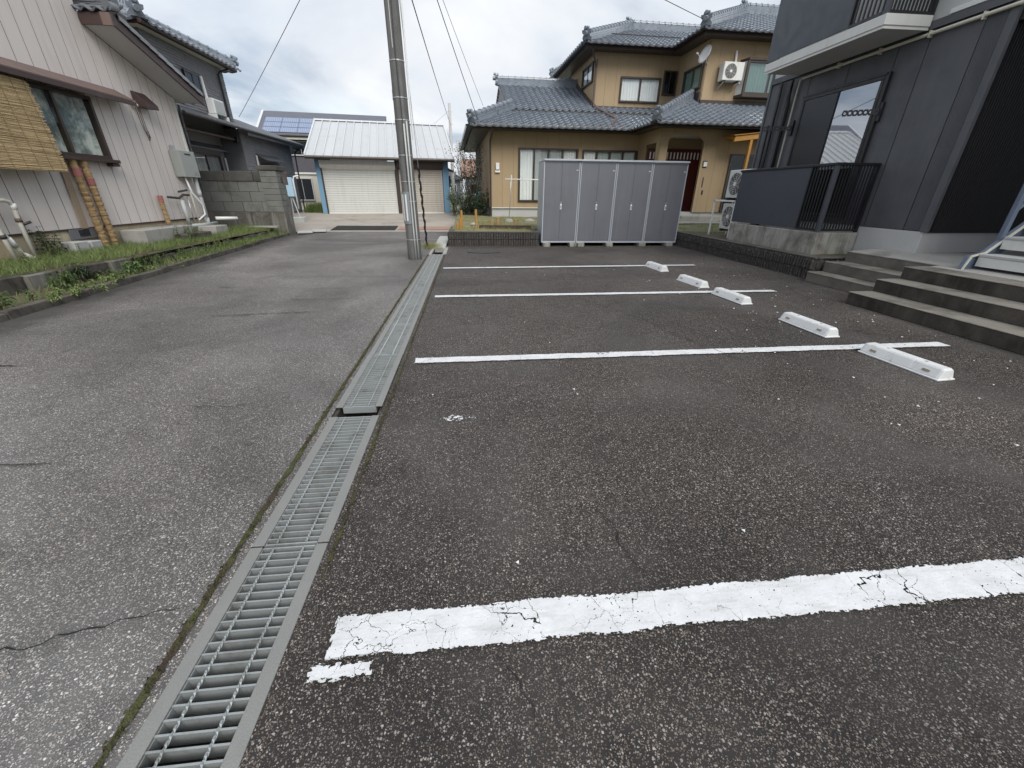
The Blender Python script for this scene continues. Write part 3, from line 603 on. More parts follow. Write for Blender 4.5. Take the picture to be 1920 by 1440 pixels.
for x, y, r, lab in ST:
    t = thing('wheel_stop', lab, 'wheel stop', (x, y, .002), r, 'white wheel stops')
    for me, nm, locs in ((wsm[0], 'body', [(0, 0, 0)]), (wsm[1], 'base_flange', [(0, 0, 0)]), (wsm[2], 'reflector', [(0, -.225, 0), (0, .225, 0)]), (wsm[3], 'bolt_hole', [(0, -.16, 0), (0, .16, 0)])):
        for l in locs:
            o = bpy.data.objects.new(nm, me); COL.objects.link(o); o.parent = t; o.location = l

# ================================================================== LOW DARK RIBBED BLOCK WALLS
def ribbed_block(L, H, T=.12, nr=6):
    mb = MB().box(-L/2, L/2, 0, T, 0, H)
    for i in range(nr):
        x = -L/2+L*(i+.5)/nr; w = L/nr*RN.uniform(.26, .40); d = .030+.022*RN.random()
        mb.add([(x-w, 0, .004), (x-w*.6, -d, .006), (x+w*.6, -d*.8, .006), (x+w, 0, .004), (x-w, 0, H-.004), (x-w*.6, -d*.85, H-.006), (x+w*.6, -d, H-.006), (x+w, 0, H-.004)],
               [(0, 1, 5, 4), (1, 2, 6, 5), (2, 3, 7, 6), (0, 3, 2, 1), (4, 5, 6, 7)])
    return mesh('block', mb, 'block_dark')
RBM = [ribbed_block(.392, .172) for _ in range(5)]
CAPM = mesh('cap_block', MB().box(-.196, .196, -.02, .13, 0, .028), 'block_cap', .005)
def block_run(t, p0, p1, courses, z0=-.005, cap=True):
    p0, p1 = Vector((*p0, 0)), Vector((*p1, 0)); d = p1-p0; L = d.length; d.normalize(); rz = math.atan2(d.y, d.x)
    for c in range(courses):
        n = round(L/.4); st = L/n
        for i in range(n):
            q = p0+d*(st*(i+.5)); inst('block', RN.choice(RBM), (q.x, q.y, z0+c*.178), t, (0, 0, rz), (st/.4, 1, 1))
    if cap:
        n = round(L/.4)
        for i in range(n): q = p0+d*(L/n*(i+.5)); inst('cap_block', CAPM, (q.x, q.y, z0+courses*.178-.002), t, (0, 0, rz), (L/n/.4*.992, 1, 1))
bw = thing('block_wall', 'low black ribbed block wall running behind the grey lockers', 'wall', (2.7, 11.95, 0))
block_run(bw, (-.58, 11.93), (1.90, 11.85), 2)
block_run(bw, (1.92, 11.86), (1.92, 12.86), 2)
block_run(bw, (1.94, 12.88), (6.12, 12.88), 2)
block_run(bw, (-.56, 13.9), (-.56, 11.95), 2)
bw2 = thing('block_wall', 'low black ribbed block wall beside the lot, ending at the concrete steps', 'wall', (6.0, 9.2, 0))
block_run(bw2, (6.02, 12.84), (6.00, 6.68), 2)
block_run(bw2, (6.02, 6.66), (6.60, 6.66), 2)

# ================================================================== CONCRETE STEPS
t = thing('concrete_steps', 'lighter flight of three concrete steps between block wall and darker steps', 'steps', (6.1, 5.8, 0))
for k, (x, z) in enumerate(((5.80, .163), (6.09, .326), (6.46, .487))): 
    sp_ = build('step', MB().box(x, 6.52 if k < 2 else 6.50, 5.06, 6.56+.02*k, 0 if k == 0 else z-.163, z-.012), 'conc_step', t, .006)  # body darker than its tread: riser shade painted into the colour
    build('tread', MB().box(x-.004, 6.51 if k < 2 else 6.498, 5.062, 6.564+.02*k, z-.012, z), 'tread_worn_lit', sp_, .004)
t = thing('concrete_steps', 'dark stained wide concrete steps at the right edge, nearest the camera', 'steps', (5.7, 3, 0))
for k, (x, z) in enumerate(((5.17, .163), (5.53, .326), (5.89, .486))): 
    sp_ = build('step', MB().box(x, 6.24, -1.5, 5.04+.015*k, 0 if k == 0 else z-.163, z-.012), 'riser_grime_shade', t, .006)
    build('tread', MB().box(x-.004, 6.242, -1.498, 5.044+.015*k, z-.012, z), 'tread_worn_lit', sp_, .005)

# ================================================================== STORAGE LOCKERS
LW = .984
def locker_parts():
    w, d, h = LW-.016, .92, 2.015
    P = []
    c = MB().box(-w/2, -w/2+.028, 0, d, 0, h).box(w/2-.028, w/2, 0, d, 0, h).box(-w/2+.028, w/2-.028, d-.02, d, 0, h).box(-w/2+.028, w/2-.028, .002, d-.02, 0, .045).box(-w/2+.028, w/2-.028, .002, d-.02, h-.03, h)
    P.append(('cabinet', mesh('cabinet', c, 'locker_light', .003), (0, 0, 0)))
    P.append(('roof_panel', mesh('roof_panel', MB().prism([(-LW/2, -.05, h+.002), (-LW/2, -.05, h+.045), (-LW/2, d+.02, h+.02), (-LW/2, d+.02, h+.002)], (LW-.002, 0, 0)), 'locker_light', .004), (0, 0, 0)))
    inn = w-.056-.008
    for sx, ww in ((-1, inn*.5), (1, inn*.5)):
        x0 = -inn/2 if sx < 0 else .0015; x1 = -.0015 if sx < 0 else inn/2
        P.append(('door', mesh('door', MB().box(x0, x1, -.004, .02, .050, h-.034), 'locker_door', .003), (0, 0, 0)))
    P.append(('handle', mesh('handle', MB().box(-.022, .022, -.016, -.0045, .86, 1.00), 'white', .005), (.012, 0, 0)))
    P.append(('handle_slot', mesh('handle_slot', MB().box(-.010, .010, -.0175, -.0163, .885, .96), 'locker_door'), (.012, 0, 0)))
    P.append(('lock', mesh('lock', MB().tube([(0, -.004, 1.04), (0, -.014, 1.04)], .014, 12), 'steel'), (.012, 0, 0)))
    P.append(('nameplate', mesh('nameplate', MB().box(-.025, .025, -.0065, -.0045, 1.80, 1.815), 'white'), (w/2-.075, 0, 0)))
    return P
LP = locker_parts(); LPHI = math.radians(-.3); LO = Vector((1.99, 11.72, .10))
labs = ['grey two-door storage locker at the left end of the row, its pale side showing', 'second grey storage locker from the left, with a pale seam either side', 'third grey storage locker from the left of the row', 'grey storage locker at the right end of the row, by the ribbed wall']
for k in range(4):
    l = LO+Vector((math.cos(LPHI), math.sin(LPHI), 0))*(LW*(k+.5)); l.z += -.004*k
    t = thing('storage_locker', labs[k], 'locker', l, LPHI, 'row of grey storage lockers', world=False)
    for nm, me, lo in LP:
        o = bpy.data.objects.new(nm, me); COL.objects.link(o); o.parent = t; o.location = lo
bl = [(.05, 'concrete block under the left front corner of the lockers'), (.80, 'concrete block under the first locker, right of its front'), (1.02, 'concrete block under the second locker, left of its front'), (1.84, 'concrete block under the seam of second and third lockers'), (2.80, 'concrete block under the seam of third and fourth lockers'), (3.60, 'concrete block under the right front corner of the lockers')]
for s_, lab in bl:
    q = LO+Vector((math.cos(LPHI), math.sin(LPHI), 0))*(s_+.09)
    mb = MB().box(-.095, .095, .04, .43, 0, .098)
    o = single('support_block', mb, 'conc_stained', lab, 'block', 'blocks under the lockers', .008); o.location = (q.x, q.y+.05, .001); o.rotation_euler = (0, 0, LPHI)

# ================================================================== UTILITY POLE
PX, PY = -1.235, 9.50
t = thing('utility_pole', 'weathered grey concrete utility pole standing between road and drain', 'utility pole', (PX, PY, 0))
rad = lambda z: .150-.0046*z
build('shaft', MB().tube([(PX, PY, -.3+.45*i) for i in range(26)], [rad(-.3+.45*i) for i in range(26)], 28), 'pole', t, smooth=True)
def band(z, w=.018, e=.006, m='steel'): build('band', MB().tube([(PX, PY, z-w/2), (PX, PY, z+w/2)], rad(z)+e, 28), m, t)
for z in (.42, 1.18, 1.55, 2.02, 2.62, 2.98, 3.55, 5.0): band(z)
def arc_sheet(a0, a1, z0, z1, off, n=10):
    mb = MB(); vs = []
    for i in range(n+1):
        a = a0+(a1-a0)*i/n
        for z in (z0, z1): vs.append((PX+(rad(z)+off)*math.cos(a), PY+(rad(z)+off)*math.sin(a), z))
    for i in range(n+1):
        a = a0+(a1-a0)*i/n
        for z in (z0, z1): vs.append((PX+(rad(z)+off-.006)*math.cos(a), PY+(rad(z)+off-.006)*math.sin(a), z))
    k = 2*(n+1); fs = [(2*i, 2*i+2, 2*i+3, 2*i+1) for i in range(n)]+[(k+2*i, k+2*i+1, k+2*i+3, k+2*i+2) for i in range(n)]+[(0, 1, k+1, k), (2*n, k+2*n, k+2*n+1, 2*n+1)]+[(2*i, k+2*i, k+2*i+2, 2*i+2) for i in range(n)]+[(2*i+1, 2*i+3, k+2*i+3, k+2*i+1) for i in range(n)]
    return mb.add(vs, fs)
gs = build('wrap_sheet', arc_sheet(math.radians(190), math.radians(275), .74, 1.36, .012), 'pole_sheet', t)
for a in (212, 243): build('white_stripe', arc_sheet(math.radians(a), math.radians(a+11), .80, 1.31, .016, 3), 'white', gs)
for a, z1 in ((285, 2.55), (306, 2.60)):
    ra = math.radians(a); f = lambda z: (PX+(rad(z)+.022)*math.cos(ra), PY+(rad(z)+.022)*math.sin(ra), z)
    build('conduit', MB().tube([f(z) for z in (.0, .6, 1.2, 1.8, z1)], .016, 10), 'pvc_grey', t, smooth=True)
ra = math.radians(275); build('cable', MB().tube([(PX+(rad(z)+.012)*math.cos(ra+.05*math.sin(z*3)), PY+(rad(z)+.012)*math.sin(ra), z) for z in [1.5+.25*i for i in range(24)]], .009, 6), 'wire', t)
build('white_tag', arc_sheet(math.radians(176), math.radians(186), 2.95, 3.12, .008, 2), 'white', t); build('white_tag', arc_sheet(math.radians(176), math.radians(184), 2.45, 2.62, .008, 2), 'white', t)
build('pale_scar', arc_sheet(math.radians(252), math.radians(259), 3.72, 4.5, .003, 2), 'conc_light', t)
build('steel_pipe', MB().tube([(PX+.175, PY+.02, 0.0+z) for z in (2.3, 4, 6, 9)], .016, 8), 'white', t)
# guy wire with dark spiral guard
t = thing('guy_wire', 'stay wire with twisted black guard beside the utility pole', 'wire', (-1.14, 11.45, 0))
g0, g1 = Vector((-1.14, 11.45, 0)), Vector((-1.24, 9.62, 8.6))
def gp(z): k = z/8.6; return g0+(g1-g0)*k
build('strand', MB().tube([gp(0), gp(8.6)], .006, 6), 'wire_pale', t)
gd = MB().tube([gp(z)+Vector((.010*math.sin(z*22), .010*math.cos(z*22), 0)) for z in [.05+.04*i for i in range(48)]], [.026+.006*math.sin(i*1.7) for i in range(48)], 7)
build('guard', gd, 'black', t)
def wire(label, a, b, r=.010, sag=.3, m='wire'):
    a, b = Vector(a), Vector(b); n = 16
    single('overhead_wire', MB().tube([a+(b-a)*(i/n)-Vector((0, 0, sag*4*(i/n)*(1-i/n))) for i in range(n+1)], r, 5), m, label, 'wire', 'overhead wires')
wire('thin wire crossing the sky left of the pole down to the grey house', (-1.30, 9.5, 6.2), (-8.76, 19.5, 3.95), .008, .05)
wire('overhead wire right of the pole running to the far pole above the garage', (-1.15, 9.5, 5.4), (-1.25, 40., 6.5), .014, .12)
wire('left of two close wires running down to the tan house eave', (-1.13, 9.5, 6.4), (.47, 17.4, 3.72), .010, .05)
wire('right of two close wires fading toward the tan house roof', (-1.12, 9.5, 6.35), (.75, 20., 4.62), .007, .05, 'wire_pale')
wire('wire at the top centre running to the tan house upper roof', (-1.1, 9.5, 6.2), (9.0, 17.9, 6.95), .010, .03)

# ================================================================== PINK HOUSE (left)
HX = -7.6
t = pink = thing('pink_house', 'pink sided house with brown trim filling the left edge', 'house', (HX, 10, .28))
F = Fr((HX, 0), (0, 1))                       # s = world y, n = +x
SOF = lambda y: 3.55-.36*(y-13.43)            # soffit line along the gable
build('foundation', MB().fbox(F, 2.0, 13.42, -.2, -.015, .0, .665), 'conc_rust', t, .004)
boards(t, 'siding_board', F, 4.0, 13.44, .67, lambda y: 6.2 if y < 11.142 else SOF(y), .298, 'pink', [(7.6, 10.56, 1.90, 3.06), (11.142, 11.142, 0, 0)], .016, .007, start=[3.99+.298*i for i in range(33)])
build('base_trim', MB().fbox(F, 4, 13.46, -.01, .012, .64, .672), 'brown', t)
Fe = Fr((HX, 13.44), (-1, 0))                 # end wall, turned away
build('end_wall', MB().fbox(Fe, 0, 4, -.06, 0, .2, 3.55), 'pink', t)
build('corner_trim', MB().box(HX-.03, HX+.035, 13.405, 13.47, .67, 3.54), 'offwhite', t, .004)
wn = window(t, F, 8.0, 10.54, 1.93, 3.04, 3, 'dkbrown', 'glass_clear', .03, .08, .06, 'interior_pale', 'interior_pale', .05)
build('sill', MB().fbox(F, 7.9, 10.62, .0, .19, 1.865, 1.925), 'brown', wn, .006)
build('sill_end', MB().fbox(F, 10.44, 10.62, .02, .15, 1.80, 1.863), 'brown', wn, .004)
cn = build('canopy', MB().prism([F.p(4, .0, 3.12), F.p(4, .35, 3.03), F.p(4, .35, 3.10), F.p(4, .0, 3.30)], (0, 7.42, 0)), 'brown', t, .004)
build('canopy_top', MB().prism([F.p(4, .0, 3.303), F.p(4, .37, 3.103), F.p(4, .37, 3.125), F.p(4, .0, 3.325)], (0, 7.45, 0)), 'brown_light', cn)
build('canopy_lip', MB().fbox(F, 4, 11.44, .352, .372, 3.02, 3.10), 'brown', cn, .003)
# gable roof with deep overhang, slope falling to +y
sl_d = Vector((0, 1, -.38)).normalized(); upn = Vector((0, .38, 1)).normalized()
def roofp(x, y, h=0): return Vector((x, y, SOF(y)+h))
A0, A1 = 11.16, 13.70; RX = -7.0
build('soffit_panel', MB().prism([roofp(HX+.024, A0), roofp(RX-.01, A0), roofp(RX-.01, A1), roofp(HX+.024, A1)], (0, 0, .02)), 'soffit', t)
build('soffit_panel', MB().prism([roofp(-9.5, 13.46), roofp(HX-.0, 13.46), roofp(HX, A1), roofp(-9.5, A1)], (0, 0, .018)), 'soffit', t)
build('bargeboard', MB().prism([roofp(RX-.008, A0-.03, -.03), roofp(RX-.008, A1+.03, -.03), roofp(RX-.008, A1+.03, .165), roofp(RX-.008, A0-.03, .165)], (.035, 0, 0)), 'brown', t, .004)
ze_ = SOF(A0)-.03
build('eave_board', MB().box(HX+.024, -7.15, A0-.04, A0-.01, ze_, ze_+.20), 'brown', t, .003)
build('end_block', MB().box(-7.149, RX+.03, A0-.075, A0-.032, ze_-.01, ze_+.20), 'brown_light', t, .004)
build('roof_deck', MB().prism([roofp(-12, 11.5, .17), roofp(RX+.01, 11.5, .17), roofp(RX+.01, A1+.02, .17), roofp(-12, A1+.02, .17)], (0, 0, .035)), 'brown', t)
build('ridge_base', MB().box(HX+.03, RX, A0+.0, 11.62, ze_+.16, ze_+.30), 'brown', t)
tiles(t, 'roof_tiles', roofp(-12, A1+.05, .215), (1, 0, 0), -sl_d, [(0, 0), (4.92, 0), (4.92, 2.25), (0, 2.25)], 'tile_pink', .27, .24)
VT = MB().prism([(-.14, -.13, .0), (.05, -.13, .0), (.075, -.13, -.10), (.055, -.13, -.10), (.035, -.13, .022), (-.02, -.13, .055), (-.10, -.13, .05), (-.14, -.13, .02)], (0, .265, .015))
VM = mesh('verge_tile', VT, 'tile_pink', .004)
ang = math.atan(-.36)
for i in range(10):
    y = A1-.10-.238*i; inst('verge_tile', VM, roofp(RX-.01, y, .26), t, (ang, 0, RN.uniform(-.02, .02)))
# short slope of curved tiles facing the lane, then the ridge above it
pr_ = [(x_/8*.27, .038*(math.cos(2*PI*(x_/8-.08))*.5+.5)**1.4-.02*math.sin(PI*x_/8)) for x_ in range(9)]
CT = MB().prism([(a, 0, b) for a, b in pr_]+[(a, 0, b-.03) for a, b in pr_[::-1]], (0, .30, .0))
CM = mesh('curved_tile', CT, 'tile_pink', .003)
for r_ in range(2):
    for c_ in range(3): inst('curved_tile', CM, (HX+.0+.215*c_, A0-.10+.235*r_, ze_+.245+.095*r_), t, (math.radians(19)+RN.uniform(-.02, .02), RN.uniform(-.03, .03), RN.uniform(-.03, .03)), (.82, 1, 1))
NM = mesh('ridge_slab', MB().box(-.17, .17, -.11, .11, 0, .035), 'tile_pink', .006)
for r_ in range(3):
    for c_ in range(4): inst('ridge_slab', NM, (RX-.20-.30*c_-.08*(r_ % 2), 11.50+RN.uniform(-.01, .01), ze_+.36+.042*r_), t, (0, 0, RN.uniform(-.03, .03)), (.88, 1-.1*r_, 1))
RM = mesh('ridge_tile', MB().tube([(-.16, 0, 0), (.10, 0, 0), (.105, 0, 0), (.16, 0, 0)], [.085, .085, .10, .10], 12), 'tile_pink')
for c_ in range(4): inst('ridge_tile', RM, (RX-.20-.30*c_, 11.50, ze_+.50), t, (0, RN.uniform(-.03, .03), 0))
build('roundel_tile', MB().tube([(RX+.02, A0-.06, ze_+.31), (RX-.02, A0+.25, ze_+.36)], [.082, .075], 14), 'tile_pink', t)
build('roundel_tile', MB().tube([(RX-.16, 11.44, ze_+.50), (RX-.02, 11.42, ze_+.50)], [.085, .095], 14), 'tile_pink', t)
build('upper_roof', MB().prism([(-12, 3, 6.2), (-7.3, 3, 6.2), (-7.3, 11.3, 6.2), (-12, 11.3, 6.2)], (0, 0, .12)), 'grey_roof', t); build('upper_side_wall', MB().box(-11, HX-.03, 11.09, 11.13, 4.3, 6.2), 'pink', t)
# range hood vent and its lamp
hv = build('vent_hood', MB().prism([F.p(11.93, .0, 3.40), F.p(11.93, .05, 3.40), F.p(11.93, .27, 3.16), F.p(11.93, .27, 3.08), F.p(11.93, .0, 3.10)], (0, .40, 0)), 'brown', t, .004)
lm = build('sensor_lamp', MB().tube([F.p(11.80, .02, 3.12), F.p(11.80, .10, 3.12), F.p(11.80, .15, 3.09)], [.05, .055, .03], 10), 'offwhite', t, smooth=True)
for dy in (0, .06, .13): build('loose_cable', MB().tube([F.p(11.85+dy, .06, 3.08), F.p(11.9+dy, .04, 2.75-dy), F.p(12.02+dy*.4, .035, 2.42+dy*.5), F.p(12.06, .03, 2.5+dy)], .006, 5), 'wire', t)
build('foundation_vent', MB().fbox(F, 8.92, 9.58, -.014, .02, .47, .655), 'grey_wall', t, .004)
gv = MB()
for i in range(7): gv.fbox(F, 9.12+i*.035, 9.135+i*.035, .0205, .03, .52, .64)
build('vent_grille', gv, 'black', t)
build('rain_chain', MB().tube([F.p(13.55, .05, 3.4-i*.1) for i in range(22)], [.018+.012*(i % 2) for i in range(22)], 6), 'wire', t)

# --- bamboo blind
bt = thing('bamboo_blind', 'tan bamboo reed blind hanging over the left part of the window', 'blind', (-7.28, 8.2, 1.62))
reeds = MB(); nre = 78
for i in range(nre):
    z = 1.645+(3.0-1.645)*i/nre; x = -7.255-.05*(z-1.62)+RN.uniform(-.004, .004); e = 9.05+RN.uniform(-.03, .03)-.01*(z-1.6)
    pts = [(x+RN.uniform(-.004, .004), 6.6+(e-6.6)*k/8, z+RN.uniform(-.004, .004)) for k in range(9)]
    reeds.tube(pts, [RN.uniform(.006, .0105) for _ in pts], 5, False)
build('reeds', reeds, 'bamboo', bt, kind='stuff')
bs_ = MB()
for k in range(11): y = 6.75+.22*k; bs_.tube([(-7.243, y, 1.64), (-7.31, y, 3.02)], .004, 4)
build('binding_cords', bs_, 'bamboo_dark', bt, kind='stuff')
build('back_layer', MB().prism([(-7.268, 6.6, 1.66), (-7.268, 9.02, 1.66), (-7.332, 9.02, 3.0), (-7.332, 6.6, 3.0)], (-.004, 0, 0)), 'bamboo_dark', bt)
# --- straw wrapped pipes
def wrapped(y, x, z0, z1, r, label, lean=0.):
    t = thing('wrapped_pipe', label, 'pipe', (x, y, z0), 0, 'straw wrapped pipes on the pink wall')
    n = int((z1-z0)/.03); pts = [(x+.004*math.sin(i*2.1), y+lean*i/n+.004*math.cos(i*1.3), z0+(z1-z0)*i/n) for i in range(n+1)]
    build('wrapping', MB().tube(pts, [r*(1+.05*math.sin(i*1.9)+RN.uniform(-.09, .09)) for i in range(n+1)], 10), 'straw', t)
    tw = MB()
    for k in range(int((z1-z0)/.11)):
        z = z0+.06+.11*k; tw.tube([(x+r*1.12*math.cos(a*.6), y+r*1.12*math.sin(a*.6), z+.006*a+RN.uniform(-.003, .003)) for a in range(11)], .0035, 5)
    build('twine', tw, 'bamboo_dark', t)
    return t
wp = wrapped(9.50, -7.49, .26, 1.86, .062, 'left of the two tall straw wrapped pipes below the window')
build('red_tape', MB().tube([(-7.49, 9.50, 1.58), (-7.485, 9.51, 1.72)], .075, 10), 'red_tape', wp)
wp = wrapped(9.74, -7.49, .26, 1.86, .062, 'right of the two tall straw wrapped pipes below the window')
build('red_tape', MB().tube([(-7.49, 9.74, 1.44), (-7.48, 9.73, 1.56)], .070, 10), 'red_tape', wp)
wp = wrapped(11.60, -7.50, .60, 1.22, .050, 'short straw wrapped pipe left of the water heater pipes')
build('red_tape', MB().tube([(-7.50, 11.6, 1.08), (-7.495, 11.6, 1.235)], .055, 10), 'red_tape', wp)
single('leaning_board', MB().prism([(-7.57, 9.20, .66), (-7.57, 9.34, .66), (-7.57, 9.42, 1.86), (-7.57, 9.28, 1.86)], (.018, 0, 0)), 'wood_grey', 'thin tan board against the pink wall left of the wrapped pipes', 'board', None, .002)
# --- gas water heater
wh = thing('water_heater', 'grey wall mounted gas water heater near the pink house corner', 'water heater', (-7.48, 12.9, 1.67))
build('casing', MB().box(-7.575, -7.36, 12.60, 13.26, 1.67, 2.29), 'heater', wh, .012)
build('front_cover', MB().box(-7.358, -7.345, 12.605, 13.255, 1.675, 2.285), 'heater_front', wh, .004)
build('exhaust_slot', MB().box(-7.3445, -7.335, 12.82, 13.06, 2.20, 2.225), 'black', wh); build('label_plate', MB().box(-7.3445, -7.342, 13.02, 13.20, 1.73, 1.80), 'steel', wh)
build('bracket', MB().box(-7.575, -7.56, 12.70, 12.85, 2.29, 2.40), 'steel', wh)
# --- its pipes
hp = thing('heater_pipework', 'grey insulated pipes dropping from the water heater to the ground', 'pipes', (-7.45, 13.0, .3))
for (y, r, m) in ((13.14, .045, 'pvc_grey'), (12.30, .048, 'pvc_grey')):
    top = 1.67 if y > 13 else 1.12
    build('down_pipe', MB().tube([(-7.44, y, .52), (-7.44, y, (top+.5)/2), (-7.45, y, top)], r, 12), m, hp, smooth=True)
build('cross_pipe', MB().tube([(-7.44, 12.28, .50), (-7.43, 12.8, .485), (-7.40, 13.50, .50)], .045, 12), 'pvc_grey', hp, smooth=True)
build('elbow', MB().tube([(-7.44, 13.14, .66), (-7.44, 13.14, .44)], .06, 12), 'pvc_grey', hp, smooth=True); build('elbow', MB().tube([(-7.44, 13.14, 1.2), (-7.44, 13.14, 1.35)], .055, 12), 'pvc_grey', hp, smooth=True)
build('hose', MB().tube([(-7.44, 12.72, 1.67), (-7.40, 12.75, 1.3), (-7.36, 13.0, 1.0), (-7.38, 13.02, .75), (-7.43, 12.75, .62)], .022, 8), 'white', hp, smooth=True)
build('thin_pipe', MB().tube([(-7.47, 12.82, 1.67), (-7.47, 12.80, .45)], .018, 8), 'pvc', hp, smooth=True); build('thin_pipe', MB().tube([(-7.48, 12.62, 1.2), (-7.48, 12.62, .5)], .014, 8), 'steel', hp, smooth=True)
build('valve_bar', MB().tube([(-7.48, 11.85, 1.20), (-7.46, 12.25, 1.17), (-7.46, 12.45, 1.25), (-7.47, 12.7, 1.24)], .028, 8), 'plate', hp); build('valve_bar', MB().tube([(-7.46, 12.3, 1.32), (-7.46, 12.66, 1.36)], .024, 8), 'plate', hp)
build('ground_coil', MB().tube([(-7.2, 12.55, .33), (-7.05, 12.7, .34), (-7.1, 12.95, .33), (-7.35, 12.95, .33)], .022, 8), 'white', hp, smooth=True)
build('white_end', MB().tube([(-7.40, 13.50, .62), (-7.0, 13.9, .60)], .05, 10), 'white', hp, smooth=True)
# --- pale plastic risers at the left edge
def riser(label, pts, extra=()):
    t = thing('plastic_pipe', label, 'pipe', pts[0], 0, 'cream plastic pipes by the foundation')
    build('pipe', MB().tube(pts, .032, 12), 'pvc', t, smooth=True)
    for (p, q, r, m) in extra: build('joint', MB().tube([p, q], r, 12), m, t, smooth=True)
riser('cream pipe arching over at the top, rusty tap on it', [(-7.40, 7.89, .26), (-7.40, 7.90, .90), (-7.40, 7.92, 1.10), (-7.40, 7.88, 1.17), (-7.40, 7.80, 1.19), (-7.41, 7.2, 1.19)], (((-7.40, 7.90, .86), (-7.40, 7.90, .92), .045, 'brown_light'), ((-7.40, 7.92, 1.05), (-7.40, 7.925, 1.14), .042, 'white'), ((-7.42, 7.90, .80), (-7.30, 7.98, .86), .02, 'brown')))
riser('cream pipe with a white coupling and elbow at the ground', [(-7.38, 7.38, 1.6), (-7.38, 7.50, .8), (-7.38, 7.68, .40), (-7.37, 7.71, .31), (-7.30, 7.78, .30)], (((-7.38, 7.63, .50), (-7.38, 7.57, .64), .045, 'white'), ((-7.38, 7.69, .37), (-7.33, 7.76, .30), .042, 'pvc')))
riser('straight cream pipe cut off by the left picture edge', [(-7.33, 7.50, .27), (-7.33, 7.46, .7), (-7.33, 7.42, 1.3), (-7.33, 7.4, 1.9)], (((-7.33, 7.46, .70), (-7.33, 7.47, .64), .042, 'plate'),))
# --- concrete pieces on the verge
def block(label, x0, x1, y0, y1, z0, z1, m='conc', rot=0.):
    o = single('concrete_block', MB().box(x0, x1, y0, y1, z0, z1), m, label, 'concrete block', None, .012); o.rotation_euler = (0, 0, rot); return o
block('long low concrete slab lying at the pink house wall', -7.56, -7.05, 10.05, 11.75, .22, .56)
block('thin concrete slab step in front of the long slab', -7.02, -6.72, 10.9, 11.9, .22, .40, 'conc_dark')
block('pale concrete block beside the leafy plant and wrapped pipes', -7.52, -7.28, 8.55, 8.86, .22, .47, 'conc_light')
block('smaller pale concrete block touching the wrapped pipes', -7.52, -7.30, 8.92, 9.20, .22, .45, 'conc_light', .08)
block('square concrete base under the heater pipe end', -7.42, -6.95, 12.55, 13.15, .22, .47, 'conc')

# ================================================================== VERGE: retaining blocks, grass, weeds
rw = thing('retaining_wall', 'row of old grey concrete blocks holding the grass verge', 'retaining wall', (-6.2, 8, 0))
y = 3.6; k = 0
while y < 8.15:
    L = RN.choice([.38, .42, .46]); x = RW(y+L/2)
    build('block', MB().box(x-.12, x, y, min(y+L-.012, 8.15), -.02, .245+RN.uniform(-.008, .008)), ('conc_dark', 'base_grime', 'conc_dark')[k % 3], rw, .012); y += L; k += 1
y = 8.35
while y < 15.1:
    L = RN.choice([.34, .40, .46]); x = RW(y+L/2)-.03+RN.uniform(-.03, .03)
    o = build('block', MB().box(x-.14, x, y, y+L-.03, -.02, .16+RN.uniform(-.03, .05)), 'conc_dark', rw, .014); o.rotation_euler = (0, RN.uniform(-.08, .1), RN.uniform(-.06, .06)); y += L; k += 1
def blades(name, n, fx, m, hmin, hmax, wid, parent=None, label=None, cat='grass', bend=.5):
    vs, fs = [], []
    for i in range(n):
        x, y, z = fx(); h = RN.uniform(hmin, hmax); a = RN.uniform(0, 2*PI); w = wid*RN.uniform(.6, 1.2); dx, dy = math.cos(a), math.sin(a); bx, by = RN.gauss(0, bend)*h, RN.gauss(0, bend)*h
        o = len(vs); vs += [(x-dx*w, y-dy*w, z), (x+dx*w, y+dy*w, z), (x+dx*w*.6+bx*.45, y+dy*w*.6+by*.45, z+h*.62), (x-dx*w*.6+bx*.45, y-dy*w*.6+by*.45, z+h*.62), (x+bx, y+by, z+h)]
        fs += [(o, o+1, o+2, o+3), (o+3, o+2, o+4)]
    o = build(name, MB().add(vs, fs), m, parent, recalc=False)
    return props(o, label, cat, None, 'stuff') if label else o
def on_verge():
    while 1:
        y = RN.uniform(4.6, 15.2); x = RN.uniform(-7.55, RW(y)-.06); d = NZ(x, y, .9)*.5+.5
        if RN.random() < .25+.9*d and not (x < -7.0 and 10.0 < y < 11.8): return (x, y, .265-.05*max(0, (y-8.3)/7)*(x > -6.9))
blades('grass', 21000, on_verge, 'grass', .03, .13, .0035, None, 'short green grass covering the verge below the pink house', 'grass', .6)
def in_gutter():
    y = RN.uniform(4.2, 15.3); x = RN.uniform(RW(y), KX(y)-.10); return (x, y, .03)
blades('gutter_grass', 5200, in_gutter, 'grass', .02, .10, .0035, None, 'thin grass and seedlings in the gutter behind the kerb', 'grass', .8)
def kerb_edge():
    y = RN.uniform(8.5, 15.2); x = RN.uniform(RW(y)-.1, KX(y)+.02); return (x, y, .08)
blades('kerb_grass', 1700, kerb_edge, 'grass', .04, .16, .004, None, 'longer grass hanging over the far part of the kerb', 'grass', .9)
def leafmesh(L, w, droop=.25):
    n = 5; vs, fs = [], []
    for i in range(n+1):
        q = i/n; ww = w*math.sin(PI*min(.98, q*.9+.06))**.8; z = .35*L*q-droop*L*q*q*1.4
        vs += [(L*q, -ww, z+ww*.3), (L*q, 0, z), (L*q, ww, z+ww*.3)]
    for i in range(n): fs += [(3*i, 3*i+1, 3*i+4, 3*i+3), (3*i+1, 3*i+2, 3*i+5, 3*i+4)]
    return vs, fs
